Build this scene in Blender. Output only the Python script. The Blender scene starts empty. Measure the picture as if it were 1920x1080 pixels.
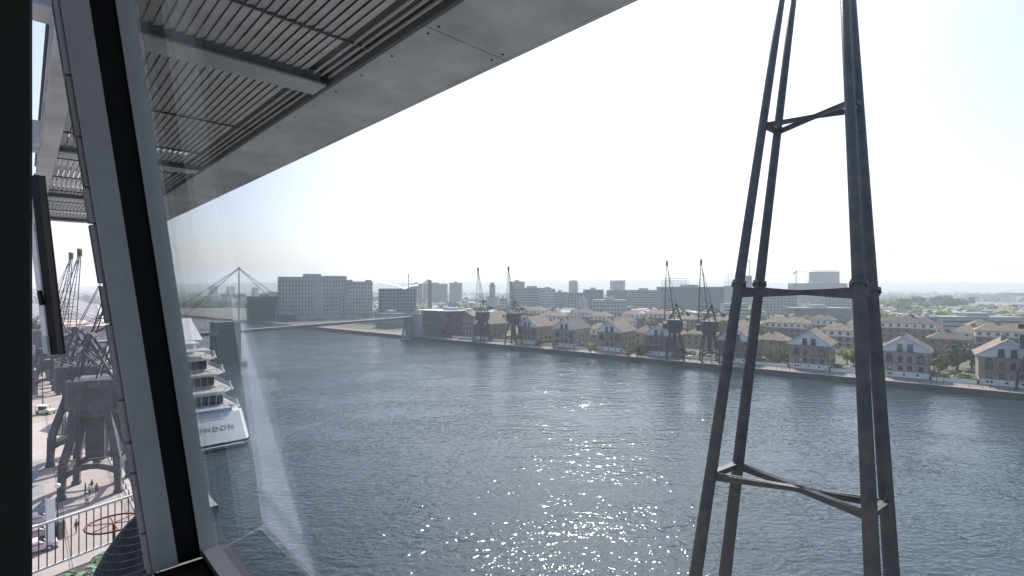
import bpy, bmesh, math, random
from mathutils import Vector, Matrix
from math import sin, cos, radians as R, pi, atan2, sqrt
random.seed(7)
SC = bpy.context.scene
C = SC.collection

# ---------------------------------------------------------------- camera, sky, sun
FPX = 950.0          # focal length in pixels of a 1920 px wide picture
CH = 33.0            # eye height above the dock water
cam_d = bpy.data.cameras.new('camera')
cam_d.sensor_width = 36.0
cam_d.lens = 36.0 * FPX / 1920.0
cam_d.clip_start = 0.02
cam_d.clip_end = 30000
cam = bpy.data.objects.new('camera', cam_d)
C.objects.link(cam)
cam.location = (0, 0, CH)
cam.rotation_euler = (R(90), 0, 0)
SC.camera = cam

SUN_AZ, SUN_EL = 8.0, 45.0      # degrees right of the view axis, above the horizon
world = bpy.data.worlds.new('World')
SC.world = world
world.use_nodes = True
wn = world.node_tree
for n in list(wn.nodes): wn.nodes.remove(n)
wo = wn.nodes.new('ShaderNodeOutputWorld')
bg = wn.nodes.new('ShaderNodeBackground')
sky = wn.nodes.new('ShaderNodeTexSky')
sky.sky_type = 'NISHITA'
sky.sun_disc = False
sky.sun_elevation = R(SUN_EL)
sky.sun_rotation = R(SUN_AZ)
sky.altitude = 0
sky.air_density = 1.0
sky.dust_density = 2.5
sky.ozone_density = 1.6
bg.inputs[1].default_value = 0.14
wb = wn.nodes.new('ShaderNodeMix'); wb.data_type = 'RGBA'; wb.blend_type = 'MULTIPLY'     # even white balance of the whole sky
wb.inputs[0].default_value = 1.0; wb.inputs[7].default_value = (1.02, 0.97, 1.03, 1)
wn.links.new(sky.outputs[0], wb.inputs[6]); wn.links.new(wb.outputs[2], bg.inputs[0])
wn.links.new(bg.outputs[0], wo.inputs[0])

sun_d = bpy.data.lights.new('sun', 'SUN')
sun_d.energy = 4.8
sun_d.angle = R(0.5)
sun_d.color = (1.0, 0.94, 0.87)
sun = bpy.data.objects.new('sun', sun_d)
C.objects.link(sun)
sv = Vector((sin(R(SUN_AZ)) * cos(R(SUN_EL)), cos(R(SUN_AZ)) * cos(R(SUN_EL)), sin(R(SUN_EL))))
sun.rotation_euler = sv.to_track_quat('Z', 'Y').to_euler()
sun.location = (0, 0, 300)

SC.view_settings.view_transform = 'Standard'
SC.view_settings.look = 'None'
SC.view_settings.exposure = 0.5
SC.view_settings.gamma = 1
SC.view_settings.use_curve_mapping = False
SC.render.engine = 'CYCLES'
cy = SC.cycles
cy.use_denoising = True
cy.max_bounces = 7
cy.transparent_max_bounces = 12
cy.volume_bounces = 1
cy.caustics_reflective = False
cy.caustics_refractive = False
cy.sample_clamp_indirect = 6.0

# ---------------------------------------------------------------- frames of reference
def W(px, py, Z):                       # direction read off the photograph + real distance -> point in the place
    return Vector(((px - 960) / FPX * Z, Z, CH - (py - 540) / FPX * Z))
def WZ(px, Z, z):
    return Vector(((px - 960) / FPX * Z, Z, z))
TF, TQ = R(43.9), R(50.4)               # our facade / north quay, and the south bank
def F(a, t, h=0):                       # a outwards from our facade, t along it, h above eye level
    return Vector((a * cos(TF) - t * sin(TF), a * sin(TF) + t * cos(TF), CH + h))
def Q(a, t, z=2.0):                     # a across the dock, t along the south bank
    return Vector((a * cos(TQ) - t * sin(TQ), a * sin(TQ) + t * cos(TQ), z))
QR = TQ - pi / 2                        # local x along the bank, local y away from the water
GZ = 2.0                                # quay level

# ---------------------------------------------------------------- materials
MATS = {}
def mat(name, col, rough=0.8, var=0.0, scale=0.5, metal=0.0, bump=0.0, col2=None, spec=0.4, stretch=None):
    if name in MATS: return MATS[name]
    m = bpy.data.materials.new(name); m.use_nodes = True
    nt = m.node_tree; b = nt.nodes['Principled BSDF']
    b.inputs['Base Color'].default_value = (*col, 1)
    b.inputs['Roughness'].default_value = rough
    b.inputs['Metallic'].default_value = metal
    b.inputs['Specular IOR Level'].default_value = spec
    if var or col2 or bump:
        tc = nt.nodes.new('ShaderNodeTexCoord')
        mp = nt.nodes.new('ShaderNodeMapping')
        nt.links.new(tc.outputs['Object'], mp.inputs[0])
        if stretch: mp.inputs['Scale'].default_value = stretch
        nz = nt.nodes.new('ShaderNodeTexNoise'); nz.inputs['Scale'].default_value = scale
        nz.inputs['Detail'].default_value = 6; nz.inputs['Roughness'].default_value = 0.65
        nt.links.new(mp.outputs[0], nz.inputs['Vector'])
        cr = nt.nodes.new('ShaderNodeValToRGB')
        c2 = col2 or tuple(min(1, c * (1 + var)) for c in col)
        c1 = col if col2 else tuple(c * (1 - var) for c in col)
        cr.color_ramp.elements[0].position = 0.36; cr.color_ramp.elements[0].color = (*c1, 1)
        cr.color_ramp.elements[1].position = 0.64; cr.color_ramp.elements[1].color = (*c2, 1)
        nt.links.new(nz.outputs['Fac'], cr.inputs[0])
        nt.links.new(cr.outputs[0], b.inputs['Base Color'])
        if bump:
            n2 = nt.nodes.new('ShaderNodeTexNoise'); n2.inputs['Scale'].default_value = scale * 6
            n2.inputs['Detail'].default_value = 5
            nt.links.new(mp.outputs[0], n2.inputs['Vector'])
            bp = nt.nodes.new('ShaderNodeBump'); bp.inputs['Strength'].default_value = bump
            bp.inputs['Distance'].default_value = 0.02
            nt.links.new(n2.outputs['Fac'], bp.inputs['Height'])
            nt.links.new(bp.outputs[0], b.inputs['Normal'])
    MATS[name] = m
    return m

M = dict(
    brick=mat('yellow_brick', (0.30, 0.245, 0.19), 0.9, 0.28, 1.2),
    brick2=mat('brown_brick', (0.20, 0.15, 0.12), 0.9, 0.28, 1.2),
    brick3=mat('grey_brick', (0.17, 0.14, 0.12), 0.9, 0.25, 1.2),
    render=mat('white_render', (0.78, 0.77, 0.77), 0.85, 0.1, 0.6),
    plinth=mat('white_plinth', (0.78, 0.77, 0.75), 0.85, 0.14, 0.8),
    tile=mat('roof_tiles', (0.19, 0.14, 0.105), 0.85, 0.3, 0.7),
    tile2=mat('roof_tiles_olive', (0.17, 0.135, 0.095), 0.85, 0.3, 0.7),
    tile3=mat('roof_tiles_dark', (0.09, 0.07, 0.065), 0.85, 0.3, 0.7),
    pane=mat('window_glass_dark', (0.02, 0.028, 0.034), 0.08, spec=0.7),
    dframe=mat('dark_frame', (0.035, 0.045, 0.05), 0.5),
    wframe=mat('white_frame', (0.6, 0.6, 0.6), 0.5),
    steel=mat('dark_blue_steel', (0.055, 0.07, 0.082), 0.5, 0.5, 2.2, bump=0.5, col2=(0.125, 0.115, 0.108)),
    cranegrey=mat('crane_grey_paint', (0.088, 0.088, 0.092), 0.6, 0.3, 0.6),
    cranedark=mat('crane_dark_paint', (0.016, 0.022, 0.028), 0.6, 0.3, 0.6),
    rust=mat('rusty_steel', (0.14, 0.05, 0.03), 0.8, 0.4, 6),
    conc=mat('pale_concrete', (0.34, 0.33, 0.31), 0.9, 0.16, 0.4),
    concd=mat('dark_concrete', (0.12, 0.12, 0.12), 0.9, 0.3, 0.3),
    quaywall=mat('quay_wall_stone', (0.055, 0.06, 0.06), 0.85, 0.4, 0.25, stretch=(1, 1, 3)),
    pave=mat('beige_paving', (0.31, 0.275, 0.255), 0.9, 0.16, 0.15),
    paveg=mat('grey_setts', (0.24, 0.25, 0.25), 0.9, 0.14, 0.4),
    pavel=mat('light_paving', (0.40, 0.365, 0.34), 0.9, 0.10, 0.3),
    prom=mat('promenade_paving', (0.24, 0.195, 0.17), 0.9, 0.12, 0.4),
    white=mat('white_paint', (0.75, 0.75, 0.74), 0.4, 0.05, 1),
    hull=mat('ship_white', (0.86, 0.86, 0.86), 0.3, 0.04, 0.3),
    teak=mat('pale_decking', (0.50, 0.48, 0.46), 0.8, 0.2, 0.8),
    ink=mat('lettering_ink', (0.30, 0.30, 0.33), 0.6),
    trunk=mat('bark', (0.08, 0.06, 0.045), 0.95, 0.3, 4),
    leafl=mat('leaves_light', (0.24, 0.27, 0.07), 0.8, 0.5, 0.9),
    leafm=mat('leaves_mid', (0.12, 0.155, 0.05), 0.8, 0.5, 0.9),
    leafd=mat('leaves_dark', (0.055, 0.08, 0.04), 0.85, 0.5, 0.9),
    leafo=mat('leaves_olive', (0.20, 0.17, 0.09), 0.8, 0.4, 0.9),
    galv=mat('galvanised_steel', (0.47, 0.505, 0.525), 0.6, 0.22, 0.8, metal=0.0, bump=0.15),
    slat=mat('slat_steel', (0.60, 0.60, 0.60), 0.55, 0.15, 2.0),
    roofd=mat('roof_sheet_dark', (0.11, 0.11, 0.11), 0.7),
    gask=mat('black_gasket', (0.004, 0.004, 0.004), 0.6),
    jamb=mat('dark_green_jamb', (0.045, 0.055, 0.046), 0.7),
    sash=mat('sash_grey', (0.78, 0.76, 0.73), 0.6, 0.05, 14, bump=0.06),
    seal=mat('weather_seal', (0.88, 0.88, 0.9), 0.4, 0.12, 30),
    room=mat('room_wall', (0.34, 0.34, 0.35), 0.9),
    roomw=mat('reflected_board_white', (0.85, 0.85, 0.87), 0.7),
    skin=mat('skin', (0.45, 0.28, 0.2), 0.6),
    hair=mat('hair', (0.03, 0.02, 0.015), 0.7),
    lampw=mat('lamp_globe', (0.85, 0.85, 0.83), 0.25),
    far1=mat('far_cladding_grey', (0.20, 0.22, 0.24), 0.8, 0.1, 0.05),
    far2=mat('far_cladding_pale', (0.42, 0.43, 0.44), 0.8, 0.1, 0.05),
    far3=mat('far_cladding_dark', (0.09, 0.105, 0.12), 0.8, 0.15, 0.05),
    far4=mat('far_brickwork', (0.24, 0.18, 0.14), 0.85, 0.15, 0.05),
    millw=mat('mill_concrete', (0.40, 0.40, 0.39), 0.85, 0.25, 0.08),
    flower=mat('red_petals', (0.6, 0.05, 0.02), 0.6),
    leafg=mat('leaf_pale_green', (0.12, 0.20, 0.12), 0.6, 0.4, 9),
    leafb=mat('leaf_bright_green', (0.12, 0.26, 0.03), 0.6, 0.3, 9),
    wicker=mat('dark_wicker', (0.030, 0.036, 0.040), 0.6, 0.5, 14),
    wickerl=mat('pale_wicker', (0.16, 0.17, 0.17), 0.6, 0.3, 14),
    carp=mat('car_paint_pale', (0.62, 0.50, 0.50), 0.25, spec=0.6),
    cary=mat('car_paint_cream', (0.62, 0.58, 0.42), 0.3, spec=0.6),
    tyre=mat('tyre', (0.015, 0.015, 0.015), 0.8),
    maroon=mat('maroon_frame', (0.05, 0.008, 0.012), 0.5),
)

# ---------------------------------------------------------------- mesh builder
class MB:
    def __init__(s): s.v = []; s.f = []; s.m = []; s.mi = 0
    def add(s, vs, fs):
        n = len(s.v); s.v += [tuple(v) for v in vs]
        for f in fs: s.f.append(tuple(i + n for i in f)); s.m.append(s.mi)
        return s
    def box(s, x0, x1, y0, y1, z0, z1):
        return s.add([(x0,y0,z0),(x1,y0,z0),(x1,y1,z0),(x0,y1,z0),(x0,y0,z1),(x1,y0,z1),(x1,y1,z1),(x0,y1,z1)],
                     [(0,3,2,1),(4,5,6,7),(0,1,5,4),(1,2,6,5),(2,3,7,6),(3,0,4,7)])
    def bar(s, a, b, w, h=None, up=(0,0,1), w2=None, h2=None):   # rectangular member between two points
        a = Vector(a); b = Vector(b); h = h or w; w2 = w2 or w; h2 = h2 or (h if w2 == w else w2)
        d = (b - a).normalized(); up = Vector(up)
        x = d.cross(up)
        if x.length < 1e-3: x = d.cross(Vector((0, 1, 0)))
        x.normalize(); y = x.cross(d).normalized()
        vs = [a - x*w/2 - y*h/2, a + x*w/2 - y*h/2, a + x*w/2 + y*h/2, a - x*w/2 + y*h/2,
              b - x*w2/2 - y*h2/2, b + x*w2/2 - y*h2/2, b + x*w2/2 + y*h2/2, b - x*w2/2 + y*h2/2]
        return s.add(vs, [(0,1,2,3),(7,6,5,4),(0,4,5,1),(1,5,6,2),(2,6,7,3),(3,7,4,0)])
    def tube(s, a, b, r, r2=None, n=8):
        a = Vector(a); b = Vector(b); r2 = r if r2 is None else r2
        d = (b - a).normalized()
        x = d.cross(Vector((0, 0, 1)))
        if x.length < 1e-3: x = d.cross(Vector((0, 1, 0)))
        x.normalize(); y = x.cross(d)
        vs = []
        for (c, rr) in ((a, r), (b, r2)):
            for i in range(n):
                an = 2 * pi * i / n
                vs.append(c + (x * cos(an) + y * sin(an)) * rr)
        fs = [(i, n + i, n + (i + 1) % n, (i + 1) % n) for i in range(n)]
        fs += [tuple(range(n)), tuple(range(2 * n - 1, n - 1, -1))]
        return s.add(vs, fs)
    def prism(s, pts, z0, z1):            # polygon in xy, ccw
        n = len(pts)
        vs = [(p[0], p[1], z0) for p in pts] + [(p[0], p[1], z1) for p in pts]
        return s.add(vs, [tuple(range(n - 1, -1, -1)), tuple(range(n, 2 * n))] + [(i, (i + 1) % n, n + (i + 1) % n, n + i) for i in range(n)])
    def prism_y(s, pts, y0, y1):          # polygon in xz extruded along y
        n = len(pts)
        vs = [(p[0], y0, p[1]) for p in pts] + [(p[0], y1, p[1]) for p in pts]
        return s.add(vs, [tuple(range(n)), tuple(range(2 * n - 1, n - 1, -1))] + [((i + 1) % n, i, n + i, n + (i + 1) % n) for i in range(n)])
    def blob(s, c, r, sq=1.0, jit=0.2):   # rough icosahedron
        g = 1.618
        P = [(-1,g,0),(1,g,0),(-1,-g,0),(1,-g,0),(0,-1,g),(0,1,g),(0,-1,-g),(0,1,-g),(g,0,-1),(g,0,1),(-g,0,-1),(-g,0,1)]
        T = [(0,11,5),(0,5,1),(0,1,7),(0,7,10),(0,10,11),(1,5,9),(5,11,4),(11,10,2),(10,7,6),(7,1,8),(3,9,4),(3,4,2),(3,2,6),(3,6,8),(3,8,9),(4,9,5),(2,4,11),(6,2,10),(8,6,7),(9,8,1)]
        vs = []
        for p in P:
            k = r / 1.9 * random.uniform(1 - jit, 1 + jit)
            vs.append((c[0] + p[0] * k, c[1] + p[1] * k, c[2] + p[2] * k * sq))
        return s.add(vs, T)
    def sphere(s, c, r, n=8, m=6, sz=1.0):
        vs = [(c[0], c[1], c[2] - r * sz)]
        for j in range(1, m):
            ph = pi * j / m - pi / 2
            for i in range(n):
                vs.append((c[0] + r * cos(ph) * cos(2*pi*i/n), c[1] + r * cos(ph) * sin(2*pi*i/n), c[2] + r * sz * sin(ph)))
        vs.append((c[0], c[1], c[2] + r * sz)); L = len(vs) - 1
        fs = [(0, 1 + (i + 1) % n, 1 + i) for i in range(n)]
        for j in range(m - 2):
            for i in range(n):
                a = 1 + j * n + i; b = 1 + j * n + (i + 1) % n
                fs.append((a, b, b + n, a + n))
        fs += [(1 + (m - 2) * n + i, 1 + (m - 2) * n + (i + 1) % n, L) for i in range(n)]
        return s.add(vs, fs)
    def mesh(s, name, mats):
        me = bpy.data.meshes.new(name)
        me.from_pydata(s.v, [], s.f)
        for m_ in (mats if isinstance(mats, (list, tuple)) else [mats]): me.materials.append(m_)
        if any(s.m):
            me.polygons.foreach_set('material_index', s.m)
        me.update()
        return me
    def build(s, name, mats, parent=None, loc=None, rot=None):
        return place(name, s.mesh(name, mats), parent, loc, rot)

def place(name, me, parent=None, loc=None, rot=None):
    o = bpy.data.objects.new(name, me); C.objects.link(o)
    if parent: o.parent = parent
    if loc is not None: o.location = loc
    if rot is not None: o.rotation_euler = rot if isinstance(rot, tuple) else (0, 0, rot)
    return o
def thing(name, label, cat, loc=(0, 0, 0), rz=0, group=None):
    o = bpy.data.objects.new(name, None); C.objects.link(o)
    o.empty_display_size = 0.5
    o.location = loc; o.rotation_euler = (0, 0, rz)
    o['label'] = label; o['category'] = cat
    if group: o['group'] = group
    return o
def tag(o, label, cat, group=None):
    o['label'] = label; o['category'] = cat
    if group: o['group'] = group
    return o
def struct(name, mb, m, **k):
    o = mb.build(name, m, **k); o['kind'] = 'structure'; return o
def copy_tree(o, parent=None):
    c = o.copy(); C.objects.link(c)
    if parent: c.parent = parent
    for ch in o.children: copy_tree(ch, c)
    return c
def smooth(o):
    o.data.polygons.foreach_set('use_smooth', [True] * len(o.data.polygons)); return o

# ================================================================ WATER, GROUND, QUAYS
def water_mat(name, s1=1.0):
    m = bpy.data.materials.new(name); m.use_nodes = True
    nt = m.node_tree; b = nt.nodes['Principled BSDF']
    b.inputs['Base Color'].default_value = (0.030, 0.052, 0.062, 1)
    b.inputs['Roughness'].default_value = 0.055
    b.inputs['IOR'].default_value = 1.333
    b.inputs['Specular IOR Level'].default_value = 0.5
    g = nt.nodes.new('ShaderNodeNewGeometry')
    def wave(scale, sx, sy, rot, det=3, ro=0.55):
        mp = nt.nodes.new('ShaderNodeMapping')
        mp.inputs['Rotation'].default_value = (0, 0, rot)
        mp.inputs['Scale'].default_value = (sx * scale, sy * scale, 0)
        nt.links.new(g.outputs['Position'], mp.inputs[0])
        n = nt.nodes.new('ShaderNodeTexNoise'); n.inputs['Scale'].default_value = 1.0
        n.inputs['Detail'].default_value = det; n.inputs['Roughness'].default_value = ro
        n.inputs['Distortion'].default_value = 0.4
        nt.links.new(mp.outputs[0], n.inputs['Vector'])
        return n.outputs['Fac']
    def mul(a, k):
        q = nt.nodes.new('ShaderNodeMath'); q.operation = 'MULTIPLY'
        nt.links.new(a, q.inputs[0])
        if isinstance(k, float): q.inputs[1].default_value = k
        else: nt.links.new(k, q.inputs[1])
        return q.outputs[0]
    def add(a, c):
        q = nt.nodes.new('ShaderNodeMath'); q.operation = 'ADD'
        nt.links.new(a, q.inputs[0]); nt.links.new(c, q.inputs[1]); return q.outputs[0]
    big = wave(0.035, 1, 1.6, 0.3, 2)
    rs = nt.nodes.new('ShaderNodeMapRange'); rs.inputs[1].default_value = 0.35; rs.inputs[2].default_value = 0.65
    rs.inputs[3].default_value = 0.6; rs.inputs[4].default_value = 1.3
    nt.links.new(big, rs.inputs[0])
    h = add(mul(wave(0.30, 0.5, 1.6, 0.12, 2), 0.85), add(mul(wave(1.1, 0.8, 1.25, -0.15, 0), 0.44), mul(wave(2.2, 1.05, 1.0, 0.3, 0), FINE)))
    h = mul(h, rs.outputs[0])
    bp = nt.nodes.new('ShaderNodeBump'); bp.inputs['Strength'].default_value = 1.0
    bp.inputs['Distance'].default_value = 0.31 * s1
    nt.links.new(h, bp.inputs['Height'])
    nt.links.new(bp.outputs[0], b.inputs['Normal'])
    return m
FINE = 0.19
M['water'] = water_mat('dock_water')
struct('water', MB().add([(-1500, -600, 0), (900, -600, 0), (900, 900, 0), (-1500, 900, 0)], [(0, 1, 2, 3)]), M['water'])

# dock bounds
S0, S1 = Q(210, -400), Q(210, 760)
N0, N1 = F(12, -300), F(12, 720)
def ground_mat():
    m = bpy.data.materials.new('far_ground'); m.use_nodes = True
    nt = m.node_tree; b = nt.nodes['Principled BSDF']; b.inputs['Roughness'].default_value = 0.95
    g = nt.nodes.new('ShaderNodeNewGeometry')
    v = nt.nodes.new('ShaderNodeTexVoronoi'); v.inputs['Scale'].default_value = 0.018
    nt.links.new(g.outputs['Position'], v.inputs['Vector'])
    n = nt.nodes.new('ShaderNodeTexNoise'); n.inputs['Scale'].default_value = 0.06; n.inputs['Detail'].default_value = 8
    nt.links.new(g.outputs['Position'], n.inputs['Vector'])
    cr = nt.nodes.new('ShaderNodeValToRGB'); e = cr.color_ramp.elements
    e[0].position = 0.0; e[0].color = (0.045, 0.058, 0.03, 1)
    e[1].position = 1.0; e[1].color = (0.15, 0.135, 0.115, 1)
    q = cr.color_ramp.elements.new(0.45); q.color = (0.12, 0.115, 0.10, 1)
    q = cr.color_ramp.elements.new(0.7); q.color = (0.08, 0.095, 0.05, 1)
    mx = nt.nodes.new('ShaderNodeMath'); mx.operation = 'MULTIPLY_ADD'; mx.inputs[1].default_value = 0.5; mx.inputs[2].default_value = 0.0
    nt.links.new(v.outputs['Color'], mx.inputs[0])
    m2 = nt.nodes.new('ShaderNodeMath'); m2.operation = 'MULTIPLY_ADD'; m2.inputs[1].default_value = 0.6
    nt.links.new(n.outputs['Fac'], m2.inputs[0]); nt.links.new(mx.outputs[0], m2.inputs[2])
    nt.links.new(m2.outputs[0], cr.inputs[0]); nt.links.new(cr.outputs[0], b.inputs['Base Color'])
    return m
gp = [S0, Vector((9000, S0.y, 2)), Vector((9000, 9000, 2)), Vector((-9000, 9000, 2)), Vector((-9000, N0.y, 2)), N0, N1, S1]
gp = [(p.x, p.y, 1.99) for p in gp]
struct('ground', MB().add(gp, [tuple(range(len(gp)))]), ground_mat())

# south bank: quay wall, coping, promenade
mb = MB(); mb.box(0, 0.7, -400, 760, -1, 1.97)
for i in range(-400, 760, 6): mb.box(-0.06, 0.0, i, i + 0.25, -1, 1.9)
struct('quay_wall', mb, M['quaywall'], loc=Q(210, 0, 0), rot=TQ)
struct('quay_coping', MB().box(-0.1, 0.9, -400, 760, 1.994, 2.14), M['conc'], loc=Q(210, 0, 0), rot=TQ)
struct('promenade', MB().add([(0.9, -400, 2.004), (11.4, -400, 2.004), (11.4, 430, 2.004), (0.9, 430, 2.004)], [(0, 1, 2, 3)]), M['prom'], loc=Q(210, 0, 0), rot=TQ)
# east end of the dock
mb = MB(); e0, e1 = Vector((S1.x, S1.y, 0)), Vector((N1.x, N1.y, 0))
mb.bar(e0 + Vector((0, 0, .45)), e1 + Vector((0, 0, .45)), 1.0, 3.0); struct('dock_end_wall', mb, M['quaywall'])
mb = MB(); dn = (e1 - e0).normalized(); nn = Vector((-dn.y, dn.x, 0)) * -1
mb.add([e0 + Vector((0, 0, 2.0)), e1 + Vector((0, 0, 2.0)), e1 + nn * -40 + Vector((0, 0, 2.0)), e0 + nn * -40 + Vector((0, 0, 2.0))], [(0, 1, 2, 3)])
struct('dock_end_promenade', mb, M['pavel'])
# north quay (in F frame)
mb = MB(); mb.box(-0.7, 0, -300, 720, -1, 1.97); struct('north_quay_wall', mb, M['quaywall'], loc=F(12, 0, -CH), rot=TF)
struct('north_quay_coping', MB().box(-1.0, 0.1, -300, 720, 1.994, 2.12), M['conc'], loc=F(12, 0, -CH), rot=TF)
def sheet(name, m, a0, a1, t0, t1, z):
    return struct(name, MB().add([(a0, t0, z), (a1, t0, z), (a1, t1, z), (a0, t1, z)], [(0, 1, 2, 3)]), m, loc=F(0, 0, -CH), rot=TF)
sheet('quay_apron', M['pave'], -80, 11.0, -60, 700, 2.002)
sheet('grey_setts_paving', M['paveg'], -40, 2.2, 84, 124, 2.006)
sheet('light_paving', M['pavel'], -60, 5.5, 125, 160, 2.006)
mb = MB(); 
for k in range(12): mb.add([(-2.2, 86 + k * 3.2, 2.011), (-1.2, 86 + k * 3.2, 2.011), (-1.2, 89.1 + k * 3.2, 2.011), (-2.2, 89.1 + k * 3.2, 2.011)], [(0, 1, 2, 3)])
o = mb.build('paving_strip', M['pavel'], loc=F(0, 0, -CH), rot=TF); o['kind'] = 'structure'
mb = MB()
for a in (3.6, 10.0):
    for q in (0, 0.22): mb.add([(a + q, 40, 2.012), (a + q + .09, 40, 2.012), (a + q + .09, 400, 2.012), (a + q, 400, 2.012)], [(0, 1, 2, 3)])
struct('crane_rails', mb, M['concd'], loc=F(0, 0, -CH), rot=TF)

# rivers beyond, seen as bright strips
def strip(px0, px1, z0, z1, nm='river'):
    a, b, c_, d_ = WZ(px0, z0, 2.02), WZ(px1, z0, 2.02), WZ(px1, z1, 2.02), WZ(px0, z1, 2.02)
    return struct(nm, MB().add([a, b, c_, d_], [(0, 1, 2, 3)]), M['rwater'])
M['rwater'] = mat('river_water', (0.05, 0.06, 0.07), 0.12, spec=0.9)
strip(1835, 2300, 760, 870); strip(1630, 1705, 930, 1080); strip(855, 935, 1500, 1800); strip(380, 470, 780, 860)

# hills on the skyline
def hill(name, prof, Z, label_mat, depth=1400):
    mb = MB(); n = 80; vs = []; rows = 7
    for j in range(rows):
        f = j / (rows - 1)
        for i in range(n + 1):
            u = i / n; px = prof[0][0] + u * (prof[-1][0] - prof[0][0])
            for (a, b) in zip(prof, prof[1:]):
                if a[0] <= px <= b[0]:
                    w = (px - a[0]) / (b[0] - a[0]); w = w * w * (3 - 2 * w); y = a[1] * (1 - w) + b[1] * w
            zt = 33 + (540 - y) / FPX * Z - 2
            zz = Z - depth * (1 - f)
            h = 1.9 + zt * (f * f * (3 - 2 * f)) + (random.uniform(-1, 1) * Z * 0.0009) * f
            p = WZ(px, Z, h); vs.append((p.x * (1 - 0.0), zz, h))
    for j in range(rows - 1):
        for i in range(n):
            a = j * (n + 1) + i; mb.f.append((a, a + 1, a + n + 2, a + n + 1)); mb.m.append(0)
    mb.v = vs
    # back slope
    base = (rows - 1) * (n + 1); k = len(mb.v)
    mb.v += [(v[0], v[1] + 500, 1.9) for v in vs[base:]]
    for i in range(n): mb.f.append((base + i, base + i + 1, k + i + 1, k + i)); mb.m.append(0)
    return struct(name, mb, label_mat)
M['hill'] = mat('hill_woods', (0.06, 0.075, 0.045), 0.95, 0.5, 0.01, col2=(0.14, 0.14, 0.11))
hill('hills', [(200, 536), (420, 532), (560, 529), (700, 531), (900, 528), (1040, 525), (1180, 524), (1330, 528), (1500, 531), (1660, 531), (1800, 529), (1960, 530), (2300, 534)], 3600, M['hill'])
hill('far_hills', [(-200, 532), (300, 530), (800, 524), (1000, 519), (1200, 519), (1400, 524), (1700, 528), (2200, 528)], 5600, M['hill'], 1300)

# ================================================================ WINDOWS (shared meshes)
_wm = {}
def win_meshes(w, h, fm='dframe'):
    k = (round(w, 2), round(h, 2), fm)
    if k not in _wm:
        f = 0.11; a = MB()
        a.box(-w/2, -w/2 + f, -0.09, 0.0, 0, h).box(w/2 - f, w/2, -0.09, 0.0, 0, h)
        a.box(-w/2 + f, w/2 - f, -0.088, 0.0, 0, f).box(-w/2 + f, w/2 - f, -0.088, 0.0, h - f, h)
        a.box(-f/3, f/3, -0.075, 0.0, f, h - f).box(-w/2 - .1, w/2 + .1, -0.16, 0.0, -0.12, -0.003)
        b = MB().add([(-w/2 + f, -0.03, f), (w/2 - f, -0.03, f), (w/2 - f, -0.03, h - f), (-w/2 + f, -0.03, h - f)], [(0, 1, 2, 3)])
        _wm[k] = (a.mesh('window', M[fm]), b.mesh('pane', M['pane']))
    return _wm[k]
def window(parent, x, y, z, w, h, rz=0, fm='dframe'):
    a, b = win_meshes(w, h, fm)
    o = place('window', a, parent, (x, y, z), rz)
    place('pane', b, o)
    return o

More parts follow.
